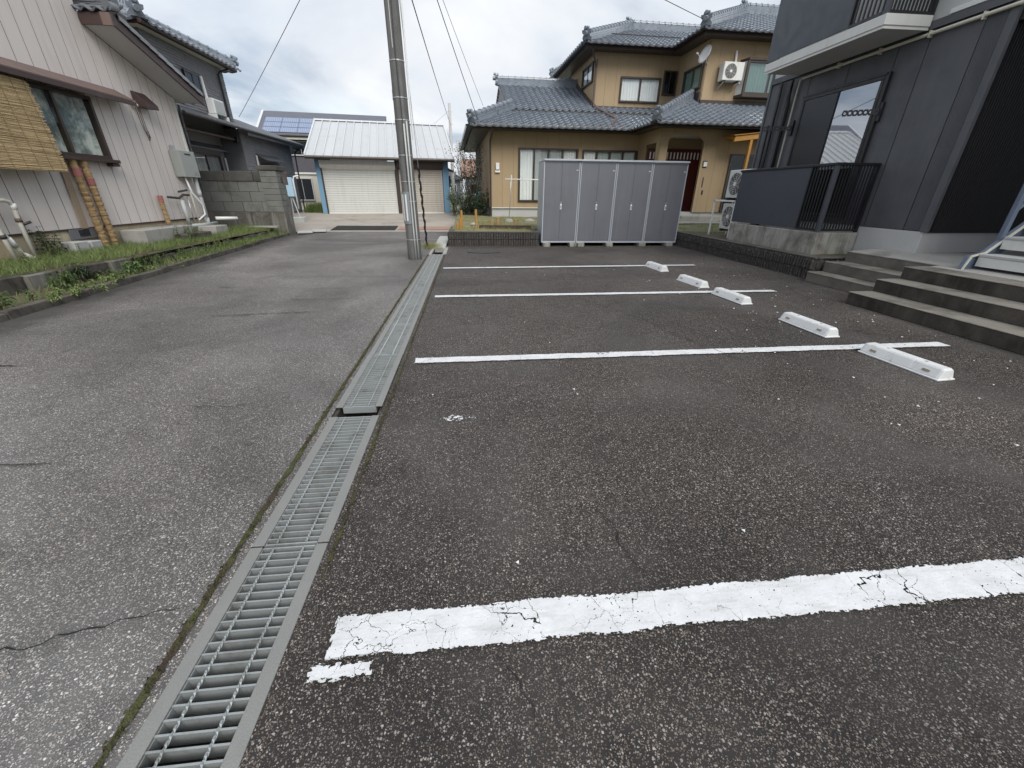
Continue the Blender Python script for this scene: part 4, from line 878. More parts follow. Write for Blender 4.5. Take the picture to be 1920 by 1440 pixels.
def weed(label, loc, h, nl, ll, lw, m='leaf', spread=.0, tiers=4, stems=1):
    t = thing('weed', label, 'plant', loc, 0, 'weeds in the gutter and verge')
    lf, st = MB(), MB()
    for s_ in range(stems):
        ox, oy = RN.gauss(0, spread), RN.gauss(0, spread*1.4); hh = h*RN.uniform(.7, 1.1); tx, ty = RN.uniform(-.25, .25)*hh, RN.uniform(-.25, .25)*hh
        b = Vector(loc)+Vector((ox, oy, 0)); st.tube([b, b+Vector((tx*.5, ty*.5, hh*.55)), b+Vector((tx, ty, hh))], [.006, .005, .003], 5)
        for k in range(tiers):
            q = .25+.75*(k+.5)/tiers
            for j in range(nl):
                a = 2*PI*j/nl+k*1.1+RN.uniform(-.6, .6); sz = RN.uniform(.45, 1.0); vs, fs = leafmesh(ll*.72*(1.15-.6*q)*sz, lw*.72*(1.0-.4*q)*sz, RN.uniform(.0, .7)); c, s2 = math.cos(a), math.sin(a)
                p = b+Vector((tx*q, ty*q, hh*q)); lf.add([(p.x+v[0]*c-v[1]*s2, p.y+v[0]*s2+v[1]*c, p.z+v[2]) for v in vs], fs)
    build('stem', st, 'stem', t, kind='stuff'); build('leaves', lf, m, t, smooth=False, recalc=False, kind='stuff')
WEEDS = [('feathery green weed at the lower left picture edge', (-5.62, 5.35, .03), .20, 7, .17, .022, 'leaf', .10, 4, 4), ('dark green fern-like weed against the grey blocks', (-5.98, 6.55, .03), .24, 6, .15, .022, 'leaf', .08, 5, 4),
    ('pale green low weed spilling over the kerb', (-5.42, 6.25, .06), .10, 6, .12, .026, 'leaf_pale', .16, 3, 5), ('small bright weed on the kerb right of the pale weed', (-5.48, 6.95, .08), .09, 6, .11, .026, 'leaf_pale', .10, 3, 3),
    ('broad leaved weed at the foot of the last standing block', (-5.86, 7.72, .03), .26, 5, .17, .040, 'leaf', .05, 4, 2), ('dark drooping fern growing between two blocks', (-6.14, 7.05, .10), .22, 8, .20, .020, 'leaf_dark', .06, 4, 3),
    ('small broad leaved weed left of the last block', (-5.95, 7.38, .03), .13, 6, .13, .034, 'leaf', .08, 3, 2), ('leafy upright plant against the yellowish foundation', (-7.42, 8.30, .26), .48, 5, .15, .034, 'leaf_dark', .08, 6, 3),
    ('low bushy weed on the concrete slab edge', (-6.85, 11.1, .30), .30, 5, .11, .018, 'leaf', .16, 5, 6), ('tangle of weeds where the blocks stop', (-6.15, 8.55, .08), .18, 6, .13, .020, 'leaf', .18, 4, 7),
    ('ragged weeds over the low middle blocks', (-6.12, 9.7, .10), .17, 6, .13, .018, 'leaf', .22, 4, 7), ('weeds hanging over the far low blocks', (-6.25, 11.2, .10), .15, 6, .12, .018, 'leaf_pale', .22, 3, 6), ('yellow green weed on the far kerb', (-5.95, 12.1, .08), .12, 6, .12, .02, 'leaf_pale', .18, 3, 5),
    ('green ground ivy at the left edge of the gutter', (-5.75, 4.75, .04), .14, 7, .15, .028, 'leaf', .20, 3, 6), ('small seedling weed beside the kerb at left', (-5.38, 5.75, .05), .10, 6, .10, .020, 'leaf_pale', .12, 3, 4), ('weeds below the block wall pillar', (-6.45, 14.6, .12), .14, 6, .12, .018, 'leaf', .25, 3, 6),
    ('low creeping weed in the gutter middle', (-5.75, 8.2, .03), .08, 6, .12, .022, 'leaf_pale', .20, 2, 6), ('thin stalky weed beside the plastic pipes', (-7.15, 8.0, .27), .20, 5, .10, .018, 'leaf', .12, 4, 4)]
for w_ in WEEDS: weed(*w_[:-1], int(w_[-1]*2.6)+1)
planks = [('grey plank lying on the verge before the block wall, left', -7.3, -6.7, 14.75, 14.95), ('grey plank lying on the verge before the block wall, right', -6.68, -6.25, 14.70, 14.92)]
for lab, x0, x1, y0, y1 in planks: single('plank', MB().box(x0, x1, y0, y1, .27, .32), 'conc', lab, 'plank', None, .006)
for k, (x, y, lab) in enumerate(((-5.75, 15.7, 'near pale drain lid slab at the road corner'), (-5.45, 16.2, 'far pale drain lid slab at the road corner'))):
    o = single('concrete_slab', MB().box(-.24, .24, -.22, .22, 0, .05), 'conc_light', lab, 'slab', None, .008); o.location = (x, y, .04); o.rotation_euler = (.04, 0, .25)

# ================================================================== GREY CONCRETE BLOCK WALL
t = thing('concrete_block_wall', 'grey concrete block wall with pillar beside the pink house', 'wall', (-7.3, 15.45, 0))
Fb = Fr((0, 15.40), (1, 0))
build('base', MB().fbox(Fb, -9.6, -6.68, -.16, .02, -.02, .715), 'base_grime', t, .008)
build('pillar_base', MB().fbox(Fb, -6.675, -6.17, -.58, .06, -.02, .715), 'base_grime', t, .008)
z = .72
for c, h in enumerate((.305, .305, .305)):
    x = -9.6+(.0 if c % 2 else -.30)
    while x < -6.70:
        a, b = max(x, -9.6), min(x+.60, -6.705)
        if b-a > .05: build('block', MB().fbox(Fb, a+.004, b-.004, -.12, -.002 if RN.random() < .5 else .001, z+.004, z+h-.004), 'block_wall', t, .005)
        x += .61
    z += h
build('mortar', MB().fbox(Fb, -9.6, -6.7, -.11, -.012, .716, 1.63), 'conc_dark', t)
x = -9.6
while x < -6.75: build('cap_block', MB().fbox(Fb, x+.004, min(x+.88, -6.705)-.004, -.14, .03, 1.637, 1.93), 'block_cap', t, .012); x += .89
build('mortar', MB().fbox(Fb, -6.69, -6.20, -.55, .028, .716, 1.95), 'conc_dark', t)
for c in range(7):
    zz = .72+.176*c
    build('block', MB().fbox(Fb, -6.70, -6.185, -.19, .042, zz+.004, zz+.172), 'block_wall', t, .005)
    build('block', MB().fbox(Fb, -6.70, -6.185, -.565, -.198, zz+.004, zz+.172), 'block_wall', t, .005)
build('cap_block', MB().fbox(Fb, -6.74, -6.14, -.60, .07, 1.957, 2.10), 'block_cap', t, .015)
build('letter_slot', MB().box(-6.184, -6.178, 15.62, 15.78, 1.62, 1.76), 'black', t)
build('mail_box', MB().box(-6.62, -6.24, 16.05, 16.35, 1.55, 1.95), 'brown_light', t, .01)
mt = thing('meter_box', 'pale blue meter box with white riser pipe past the block wall', 'meter box', (-7.1, 18.7, .2))
build('box', MB().box(-7.28, -6.98, 18.6, 18.78, 1.15, 1.85), 'meter_blue', mt, .02); build('stand', MB().tube([(-7.2, 18.7, .15), (-7.15, 18.7, 1.15)], .03, 8), 'steel', mt); build('stand', MB().tube([(-6.9, 18.7, .15), (-7.1, 18.7, 1.15)], .025, 8), 'pvc_grey', mt)
build('riser', MB().tube([(-6.95, 18.75, .7), (-6.95, 18.75, 1.75), (-6.90, 18.75, 1.88), (-6.72, 18.75, 1.92)], .03, 8), 'white', mt, smooth=True); build('foot', MB().box(-7.3, -6.75, 18.5, 18.9, .15, .40), 'pvc_grey', mt, .03)

# ================================================================== GREY HOUSE behind the block wall
t = thing('grey_house', 'two storey grey shingled house with dark tiled roof beyond the pink house', 'house', (-9, 18, .3))
GXu, GXl = -8.80, -8.30
Fl = Fr((GXl, 0), (0, 1)); Fu = Fr((GXu, 0), (0, 1)); Fn = Fr((0, 18.15), (1, 0))
def shingles(name, F, s0, s1, z0, z1, holes=(), m='grey_shingle', h=.075, wv=.28):
    mb = MB(); z = z0
    while z < z1:
        x = s0-RN.uniform(0, wv)
        while x < s1:
            L = wv*RN.uniform(.7, 1.3); a, b = max(s0, x), min(s1, x+L); zz = min(z+h, z1)
            if b-a > .02 and not any(q[0] < b and q[1] > a and q[2] < zz and q[3] > z for q in holes):
                d = RN.uniform(.012, .026); mb.add([F.p(a+.003, d, z+.004), F.p(b-.003, d, z+.004), F.p(b-.003, .004, zz), F.p(a+.003, .004, zz), F.p(a+.003, 0, z+.004), F.p(b-.003, 0, z+.004)], [(0, 1, 2, 3), (4, 5, 1, 0), (0, 3, 4), (1, 5, 2)])
            x += L
        z += h
    return build(name, mb, m, t, kind='stuff', recalc=False)
build('lower_wall', MB().box(GXl-3.5, GXl, 18.15, 22.80, .2, 3.40), 'grey_wall', t)
shingles('stone_siding', Fl, 18.16, 22.80, .5, 3.30, [(19.2, 20.9, 1.2, 2.5)])
build('upper_wall', MB().box(GXu-5, GXu, 14.95, 19.08, 3.2, 5.42), 'grey_wall', t)
shingles('stone_siding', Fu, 14.96, 19.08, 3.5, 5.38, [(16.45, 17.35, 4.2, 4.85)])
build('recess_wall', MB().box(-12, -9.0, 12.8, 18.14, .2, 3.4), 'recess_grey_lifted', t)
Fr_ = Fr((-9.0, 0), (0, 1))
window(t, Fr_, 16.0, 17.7, 1.45, 2.50, 2, 'dkbrown', 'glass_clear', .02, .06, .05, 'curtain', 'interior')
build('awning', MB().prism([Fr_.p(15.6, 0, 2.76), Fr_.p(15.6, .30, 2.62), Fr_.p(15.6, .30, 2.67), Fr_.p(15.6, 0, 2.84)], (0, 2.4, 0)), 'grey_roof', t, .004)
build('recess_eave', MB().prism([Fr_.p(14.2, -.3, 3.22), Fr_.p(14.2, .5, 3.04), Fr_.p(14.2, .5, 3.12), Fr_.p(14.2, -.3, 3.32)], (0, 3.9, 0)), 'grey_roof', t, .004)
build('gutter', MB().tube([Fr_.p(14.2, .55, 3.06), Fr_.p(18.1, .55, 3.06)], .055, 8), 'brown', t)
build('gutter_box', MB().fbox(Fr_, 18.0, 18.14, .5, .66, 2.95, 3.12), 'black', t, .01)
window(t, Fl, 19.35, 20.7, 1.3, 2.35, 2, 'dkbrown', 'glass_clear', .03, .06, .05, 'curtain_grey', 'interior')
build('awning', MB().prism([Fl.p(19.1, .02, 2.62), Fl.p(19.1, .40, 2.44), Fl.p(19.1, .40, 2.49), Fl.p(19.1, .02, 2.70)], (0, 1.9, 0)), 'grey_roof', t, .004)
build('white_pipe', MB().tube([Fl.p(19.0, .06, .4), Fl.p(19.0, .06, 2.62)], .035, 8), 'offwhite', t); build('white_pipe', MB().tube([Fr_.p(18.0, .06, .4), Fr_.p(18.0, .06, 2.45)], .035, 8), 'offwhite', t)
# lower lean-to roof
lr = MB().prism([(GXl+.38, 14.3, 3.32), (GXl+.38, 14.3, 3.40), (GXu, 14.3, 3.72), (GXu, 14.3, 3.60)], (0, 9.3, 0)).prism([(GXl+.38, 19.46, 3.322), (GXl+.38, 19.46, 3.402), (-10.6, 19.46, 4.35), (-10.6, 19.46, 4.25)], (0, 4.13, 0))
build('lower_roof', lr, 'grey_roof', t, .006)
build('eave_board', MB().box(GXl+.34, GXl+.372, 18.0, 23.55, 3.20, 3.316), 'grey_roof', t); build('gutter', MB().tube([(GXl+.43, 14.3, 3.35), (GXl+.43, 23.6, 3.33)], .05, 8), 'black', t)
build('downspout', MB().tube([(GXl+.40, 23.2, 3.3), (GXl+.12, 22.95, 3.0), (GXl+.08, 22.92, .3)], .035, 8), 'black', t)
# upper roof: hip
Z0, EX, SL = 5.40, -8.52, .42
kU = math.sqrt(1+SL*SL)
tiles(t, 'roof_tiles', (EX, 14.60, Z0+.06), (0, 1, 0), (-1, 0, SL), [(0, 0), (4.8, 0), (2.6, 2.2*kU), (2.2, 2.2*kU)])
tiles(t, 'roof_tiles', (EX-7, 14.60, Z0+.06), (1, 0, 0), (0, 1, SL), [(0, 0), (7, 0), (4.8, 2.2*kU), (0, 2.2*kU)])
tiles(t, 'roof_tiles', (EX, 19.40, Z0+.06), (-1, 0, 0), (0, -1, SL), [(0, 0), (7, 0), (7, 2.2*kU), (2.2, 2.2*kU)])
build('roof_soffit', MB().prism([(EX-.032, 14.62, Z0-.05), (EX-.032, 19.38, Z0-.05), (EX-7, 19.38, Z0-.05), (EX-7, 14.62, Z0-.05)], (0, 0, .05)), 'yellowish', t)
build('fascia', MB().box(EX-.03, EX+.0, 14.60, 19.40, Z0-.06, Z0+.05).box(EX-6, EX-.032, 14.57, 14.60, Z0-.06, Z0+.05), 'brown', t)
build('gutter', MB().tube([(EX+.06, 14.55, Z0), (EX+.06, 19.45, Z0)], .055, 8), 'brown', t)
ridge(t, (EX, 14.60, Z0+.08), (EX-2.2, 16.80, Z0+.08+2.2*SL)); ridge(t, (EX, 19.40, Z0+.08), (EX-2.2, 17.2, Z0+.08+2.2*SL)); ridge(t, (EX-2.2, 16.7, Z0+2.2*SL+.05), (EX-2.2, 17.3, Z0+2.2*SL+.05), orn=False)
build('downspout', MB().tube([(EX+.02, 19.1, Z0-.02), (GXu+.10, 18.7, Z0-.22), (GXu+.07, 18.65, Z0-.3), (GXu+.07, 18.65, 3.7)], .035, 8), 'black', t)
window(t, Fu, 16.5, 17.3, 4.25, 4.80, 2, 'black', 'glass_dark', .03, .05, .05)
ac = thing('air_conditioner', 'white outdoor unit in a frame on the grey house lower roof', 'air conditioner', (-8.62, 17.7, 3.6))
build('casing', MB().box(-8.76, -8.52, 17.35, 18.05, 3.74, 4.20), 'white', ac, .02); build('grille', MB().box(-8.519, -8.51, 17.42, 17.98, 3.79, 4.15), 'pvc_grey', ac); build('frame', MB().box(-8.76, -8.48, 17.3, 17.34, 3.55, 3.735).box(-8.76, -8.48, 18.06, 18.1, 3.55, 3.735), 'white', ac)
build('pipe_cover', MB().tube([(-8.72, 17.42, 4.15), (-8.74, 17.42, 4.80)], .045, 8), 'white', ac)

# ================================================================== GARAGE
t = thing('garage', 'white metal roofed garage with two roller shutters and blue walls', 'garage', (-6.56, 21.35, .40), math.radians(8), world=False)
Fg = Fr((0, 0), (1, 0)); zb = 0.
build('side_wall', MB().box(-.26, -.20, .02, 4.5, zb-.1, 2.45), 'garage_blue', t); build('side_wall', MB().box(5.62, 5.68, .02, 4.5, zb-.1, 2.45), 'garage_blue', t); build('rear_wall', MB().box(-.2, 5.62, 4.4, 4.48, zb-.1, 2.45), 'garage_blue', t)
for a, b, m in ((-.26, -.02, 'garage_blue'), (3.20, 3.34, 'dkbrown'), (5.42, 5.70, 'garage_blue')): build('post', MB().fbox(Fg, a, b, -.12, .05, zb-.1, 2.38), m, t, .006)
build('dark_post_edge', MB().fbox(Fg, -.06, .0, -.1, .07, zb-.1, 2.3), 'dkbrown', t)
def shutter(s0, s1, m, bm, zt):
    mb = MB(); n = int((zt-zb)/.095); h = (zt-zb)/n; vs = []
    prof = [(0, .0), (.12, .012), (.5, .016), (.86, .012), (.90, -.006), (.99, -.006)]
    pts = [(zb+(i+q)*h, d) for i in range(n) for q, d in prof]
    for z_, d in pts: vs += [Fg.p(s0, d-.03, z_), Fg.p(s1, d-.03, z_)]
    sh = build('shutter_curtain', mb.add(vs, [(2*i, 2*i+1, 2*i+3, 2*i+2) for i in range(len(pts)-1)]), m, t, recalc=False)
    build('bottom_rail', MB().fbox(Fg, s0, s1, -.03, .02, zb+.002, zb+.07), 'offwhite', sh, .004)
    build('shutter_box', MB().prism([Fg.p(s0-.06, .0, zt-.06), Fg.p(s0-.06, .12, zt+.02), Fg.p(s0-.06, .22, zt+.12), Fg.p(s0-.06, .22, zt+.30), Fg.p(s0-.06, .0, zt+.30)], (s1-s0+.1, 0, 0)), bm, t, .006)
shutter(.0, 3.18, 'shutter', 'shutter', 1.93); shutter(3.36, 5.40, 'shutter2', 'dkbrown', 1.98)
# roof: standing seam panels
e0, rz_, ry = (-.62, 2.32), 4.22, 3.6
npan = 17; x0, x1 = -.50, 5.92
sdir = Vector((0, ry+.62, rz_-2.38)); 
PM = None
for i in range(npan):
    a, b = x0+(x1-x0)*i/npan, x0+(x1-x0)*(i+1)/npan; d = 0
    build('roof_panel', MB().prism([(a+.004, -.62, 2.38), (b-.004, -.62, 2.38), (b-.004, ry, rz_), (a+.004, ry, rz_)], (0, 0, -.018)), 'metal_roof', t)
    build('roof_panel', MB().prism([(a+.004, ry+.004, rz_), (b-.004, ry+.004, rz_), (b-.004, 6.4, 3.0), (a+.004, 6.4, 3.0)], (0, 0, -.018)), 'metal_roof', t)
for i in range(npan+1):
    a = x0+(x1-x0)*i/npan; w = .015 if 0 < i < npan else .03
    build('seam', MB().prism([(a-w, -.63, 2.375), (a+w, -.63, 2.375), (a+w, -.63, 2.45), (a-w, -.63, 2.45)], sdir), 'seam', t)
build('ridge_cap', MB().prism([(x0-.05, ry-.18, rz_-.03), (x0-.05, ry, rz_+.06), (x0-.05, ry+.18, rz_-.03), (x0-.05, ry, rz_+.02)], (x1-x0+.1, 0, 0)), 'seam', t)
build('eave_board', MB().box(x0, x1, -.60, -.56, 2.24, 2.36), 'dkbrown', t); build('eave_soffit', MB().box(x0+.02, x1-.02, -.56, .0, 2.30, 2.35), 'brown', t); build('gutter', MB().tube([(x0-.02, -.66, 2.31), (x1+.02, -.66, 2.31)], .055, 8), 'dkbrown', t)
build('gable_wall', MB().prism([(5.63, 0, 2.40), (5.63, ry, rz_-.06), (5.63, 4.5, 3.6), (5.63, 4.5, 2.40)], (.05, 0, 0)).prism([(-.26, 0, 2.40), (-.26, ry, rz_-.06), (-.26, 4.5, 3.6), (-.26, 4.5, 2.40)], (.05, 0, 0)), 'garage_blue', t)
build('verge_board', MB().prism([(5.93, -.6, 2.2), (5.93, -.6, 2.37), (5.93, ry, rz_-.01), (5.93, ry, rz_-.18)], (.03, 0, 0)), 'dkbrown', t)
build('vent_hood', MB().prism([(5.70, .5, 1.95), (5.70, .5, 2.05), (6.02, .5, 1.93), (6.02, .5, 1.86)], (0, .5, 0)), 'dkbrown', t); build('meter', MB().box(5.70, 5.85, .6, .85, 1.2, 1.7), 'plate', t, .02)
single('tarpaulin', MB().tube([(-.45, 21.5, .42), (-.25, 21.5, .56), (.0, 21.6, .60), (.3, 21.7, .44)], [.05, .2, .17, .05], 8), 'conc_light', 'grey covered bundle on the ground at the garage corner', 'bundle', None, 0, True)
# cross drain in front
t = thing('cross_drain', 'dark steel grating set across the end of the road', 'grating', (-4.0, 17.2, .05))
zg = lambda y: RISE(y)+.02
build('frame', MB().prism([(-5.25, 16.80, zg(16.8)), (-2.85, 16.80, zg(16.8)), (-2.85, 17.75, zg(17.75)), (-5.25, 17.75, zg(17.75))], (0, 0, -.015)), 'plate', t)
for i in range(5):
    x = -5.22+.475*i; mb = MB()
    for j in range(13): mb.prism([(x+.01+.035*j, 16.84, zg(16.84)+.003), (x+.028+.035*j, 16.84, zg(16.84)+.003), (x+.028+.035*j, 17.71, zg(17.71)+.003), (x+.01+.035*j, 17.71, zg(17.71)+.003)], (0, 0, .012))
    build('grate_panel', mb, 'plate', t)
single('paving_strip', MB().prism([(-2.75, 16.85, zg(16.85)), (-.62, 16.85, zg(16.85)), (-.62, 17.5, zg(17.5)), (-2.75, 17.5, zg(17.5))], (0, 0, .012)), 'terracotta', 'reddish paved strip on the ground right of the pole', 'paving')
for a, b in (((-7.2, 18.2), (-4.9, 17.9)), ((-6.0, 20.4), (-4.2, 18.4)), ((-4.2, 18.4), (-2.0, 20.8)), ((-12, 19.3), (-.7, 19.4))):
    crack(fore, [a, ((a[0]+b[0])/2, (a[1]+b[1])/2), b], .012, 'conc_dark', 0)
    o = [c for c in fore.children][-1]; me = o.data; off = o.matrix_basis.translation+fore.location
    for v in me.vertices: v.co.z = RISE(v.co.y+off.y)+.009-off.z
def pole_tuft(): a = RN.uniform(0, 2*PI); return (-1.05+RN.gauss(0, .13), 11.55+RN.gauss(0, .22), .015)
blades('grass_tuft', 700, pole_tuft, 'grass_dry', .04, .14, .004, None, 'yellow green grass tuft at the foot of the stay wire', 'grass', .7)
def pole_moss(): a = RN.uniform(PI, 2*PI); return (PX+.16*math.cos(a), PY+.16*math.sin(a), 0)

# ================================================================== HOUSE WITH SOLAR ROOF behind the garage
t = thing('solar_house', 'dark house with blue solar panels on its roof behind the garage', 'house', (-11.2, 28, .4), math.radians(8), world=False)
Fs = Fr((0, 0), (1, 0))
build('upper_wall', MB().box(0, 6.2, 0, 6, 1.95, 3.9), 'house_dark', t); build('lower_wall', MB().box(.05, 6.15, .05, 6, -.2, 1.9), 'house_cream', t); build('belt_course', MB().box(-.03, 6.23, -.03, 6, 1.88, 1.98), 'offwhite', t, .005)
window(t, Fs, .75, 2.4, 2.85, 3.6, 2, 'offwhite', 'glass_mirror', .03, .05, .05); window(t, Fs, .70, 1.85, .45, 1.68, 2, 'pvc_grey', 'glass_mirror', .03, .05, .05)
rp = lambda x, q, h=0: Vector((x, -.5+q*2.6, 3.85+q*1.45+h))
build('roof', MB().prism([rp(-.55, 0), rp(6.6, 0), rp(6.6, 1), rp(-.55, 1)], (0, 0, -.12)).prism([rp(-.55, 1), rp(6.6, 1), Vector((6.6, 6, 3.9)), Vector((-.55, 6, 3.9))], (0, 0, -.12)), 'slate', t)
for i in range(6): build('slate_course', MB().prism([rp(-.4, .72+.045*i, .002), rp(6.5, .72+.045*i, .002), rp(6.5, .765+.045*i, .002), rp(-.4, .765+.045*i, .002)], (0, 0, .018)), 'slate', t)
build('verge_trim', MB().prism([rp(-.62, -.02, -.15), rp(-.50, -.02, -.15), rp(-.50, -.02, .04), rp(-.62, -.02, .04)], rp(0, 1.0)-rp(0, -.02)), 'seam', t); build('verge_trim', MB().prism([rp(6.55, -.02, -.15), rp(6.65, -.02, -.15), rp(6.65, -.02, .04), rp(6.55, -.02, .04)], rp(0, 1.0)-rp(0, -.02)), 'seam', t)
build('eave_trim', MB().box(-.55, 6.6, -.56, -.5, 3.62, 3.82), 'cream', t); build('gutter', MB().tube([(-.55, -.60, 3.80), (6.6, -.6, 3.80)], .06, 8), 'dkbrown', t)
for r in range(3):
    for c in range(7):
        q0, q1 = .06+.215*r, .06+.215*r+.185; xa = -.25+.92*c
        pn = build('solar_panel', MB().prism([rp(xa, q0, .03), rp(xa+.90, q0, .03), rp(xa+.90, q1, .03), rp(xa, q1, .03)], (0, 0, .03)), 'solar', t)
        gl = MB()
        for j in range(1, 9): gl.prism([rp(xa+.1*j-.003, q0+.01, .061), rp(xa+.1*j+.003, q0+.01, .061), rp(xa+.1*j+.003, q1-.01, .061), rp(xa+.1*j-.003, q1-.01, .061)], (0, 0, .002))
        build('cell_lines', gl, 'seam', pn)
def hedge(): return (RN.uniform(-8.0, -6.45), RN.uniform(22.3, 23.6), .38)
blades('tall_grass', 2200, hedge, 'grass', .25, .55, .012, None, 'green weeds growing between garage and grey house', 'grass', .3)

# ================================================================== TAN HOUSE
t = tan = thing('tan_house', 'two storey tan house with glazed grey tile roofs behind the lockers', 'house', (.93, 18.0, 0), math.radians(2.5), world=False)
gz = .42
Ff = Fr((0, 0), (1, 0)); Fleft = Fr((0, 9), (0, -1)); Fes = Fr((6.05, 0), (0, -1)); Fef = Fr((0, -1.9), (1, 0))
build('foundation', MB().box(.03, 6.05, .03, 8.9, .1, .79).box(6.08, 14.5, -1.87, 8.9, .1, .72), 'conc_light', t)
build('foundation_trim', MB().fbox(Ff, .0, 6.04, .0, .035, .785, .815), 'offwhite', t)
H1 = [(1.10, 3.52, 1.04, 2.96), (3.70, 6.00, 1.04, 2.94)]
boards(t, 'siding_panel', Ff, 0, 6.05, .815, 3.58, .455, 'tan', H1, .007, .022, joint='tan_joint')
boards(t, 'siding_panel', Fleft, 0, 9, .815, 3.58, .91, 'tan', [], .007, .022, joint='tan_joint')
boards(t, 'siding_panel', Fes, 0, 1.9, .72, 3.55, .475, 'tan', [(.75, 1.62, .72, 3.08)], .007, .022, joint='tan_joint')
boards(t, 'siding_panel', Fef, 6.05, 14.5, .72, 3.55, .455, 'tan', [(6.34, 7.75, .72, 3.32), (8.90, 10.1, .72, 2.74)], .007, .022, joint='tan_joint')
# porch: chamfered corners, inner walls, floor, door
for a, b, c in ((6.34, 6.56, 6.34), (7.75, 7.53, 7.75)): build('porch_corner', MB().prism([Fef.p(c, -.05, 3.12), Fef.p(c, -.05, 3.322), Fef.p(b, -.05, 3.322)], (0, -.07, 0)), 'tan', t)
build('porch_wall', MB().box(6.1, 8.75, -.58, -.5, .6, 3.4).box(8.65, 8.75, -1.86, -.58, .6, 3.4).box(7.76, 8.65, -1.86, -1.8, .6, 3.4), 'tan', t)
build('porch_ceiling', MB().box(6.12, 8.65, -1.84, -.58, 3.35, 3.40), 'soffit', t); build('porch_floor', MB().box(6.0, 8.65, -2.5, -.58, .3, .60), 'conc', t, .01)
dr = build('door', MB().box(6.15, 8.45, -.66, -.60, .60, 2.98), 'door_red', t, .006)
for i in range(5): build('door_panel', MB().box(6.22+.44*i, 6.60+.44*i, -.685, -.661, .70, 2.45), 'door_red', dr, .006)
for i in range(15): build('door_slot', MB().box(6.26+.145*i, 6.31+.145*i, -.672, -.661, 2.62, 2.86), 'curtain', dr)
build('porch_lamp', MB().box(7.86, 8.00, -1.97, -1.925, 2.30, 2.46), 'white', t, .01); build('porch_lamp_case', MB().box(7.84, 8.02, -1.924, -1.921, 2.26, 2.50), 'black', t)
build('name_plate', MB().box(7.95, 8.0, -1.925, -1.921, 1.6, 1.95), 'dkbrown', t); build('door_bell', MB().box(8.0, 8.06, -1.935, -1.921, 1.35, 1.50), 'black', t)
window(t, Ff, *H1[0], 4, 'dkbrown', 'glass_clear', .02, .07, .06, None, 'interior', .06, curtains=['curtain', 'curtain_grey', 'curtain_grey', 'curtain'])
window(t, Ff, *H1[1], 4, 'dkbrown', 'glass_clear', .02, .07, .06, None, 'interior', .06, curtains=['curtain', 'curtain_grey', 'curtain_grey', 'curtain'])
window(t, Fef, 8.90, 10.1, .74, 2.74, 2, 'dkbrown', 'glass_dark', .02, .06, .06)
mb_ = build('meter_box', MB().box(.16, .36, -.10, -.025, 2.08, 2.16).box(.19, .33, -.14, -.025, 2.18, 2.42), 'white', t, .012)
# upper storey
Gf, Gl, Gs, Gr = Fr((0, 1.5), (1, 0)), Fr((4.45, 5.2), (0, -1)), Fr((8.05, 1.5), (0, -1)), Fr((0, -.6), (1, 0))
H2 = [(5.55, 7.30, 4.82, 5.70), (7.40, 7.98, 5.12, 5.96)]
boards(t, 'siding_panel', Gf, 4.45, 8.05, 4.45, 6.5, .455, 'tan', H2, .007, .022, joint='tan_joint')
boards(t, 'siding_panel', Gl, 0, 3.7, 4.45, 6.5, .455, 'tan', [(2.15, 3.58, 5.50, 6.20)], .007, .022, joint='tan_joint')
HS = [(.65, 1.98, 5.02, 5.80)]
boards(t, 'siding_panel', Gs, 0, 2.1, 4.45, 6.5, .455, 'tan', HS, .007, .022, joint='tan_joint')
boards(t, 'siding_panel', Gr, 8.05, 14.5, 4.3, 6.5, .455, 'tan', [(9.45, 11.5, 4.78, 5.80)], .007, .022, joint='tan_joint')
window(t, Gf, *H2[0], 2, 'dkbrown', 'glass_clear', .03, .07, .06, 'curtain', 'interior', .05)
window(t, Gf, *H2[1], 2, 'dkbrown', 'glass_dark', .03, .06, .05)
window(t, Gs, *HS[0], 2, 'dkbrown', 'glass_frost', .03, .07, .06, 'bluegreen', 'bluegreen', .05)
window(t, Gl, 2.15, 3.58, 5.50, 6.20, 2, 'dkbrown', 'glass_clear', .03, .07, .06, 'curtain', 'interior', .05)
# bay window
Fbay = Fr((0, -.95), (1, 0)); bw_ = window(t, Fbay, 9.50, 11.45, 4.80, 5.82, 2, 'dkbrown', 'glass_frost', -.02, .06, .06, 'bluegreen', 'bluegreen', .05, recess=.30)
build('bay_hood', MB().prism([(9.36, -.62, 5.82), (9.46, -1.02, 5.82), (11.5, -1.02, 5.82), (11.6, -.62, 5.82)], (0, 0, .08)), 'dkbrown', bw_, .01); build('bay_sill', MB().prism([(9.36, -.62, 4.70), (9.46, -1.02, 4.70), (11.5, -1.02, 4.70), (11.6, -.62, 4.70)], (0, 0, .10)), 'dkbrown', bw_, .01)
build('bay_side', MB().prism([(9.40, -.62, 4.80), (9.50, -.96, 4.80), (9.50, -.96, 5.82), (9.40, -.62, 5.82)], (-.01, 0, 0)), 'white', bw_)
build('bay_post', MB().box(9.45, 9.51, -1.0, -.94, 4.8, 5.82), 'dkbrown', bw_)
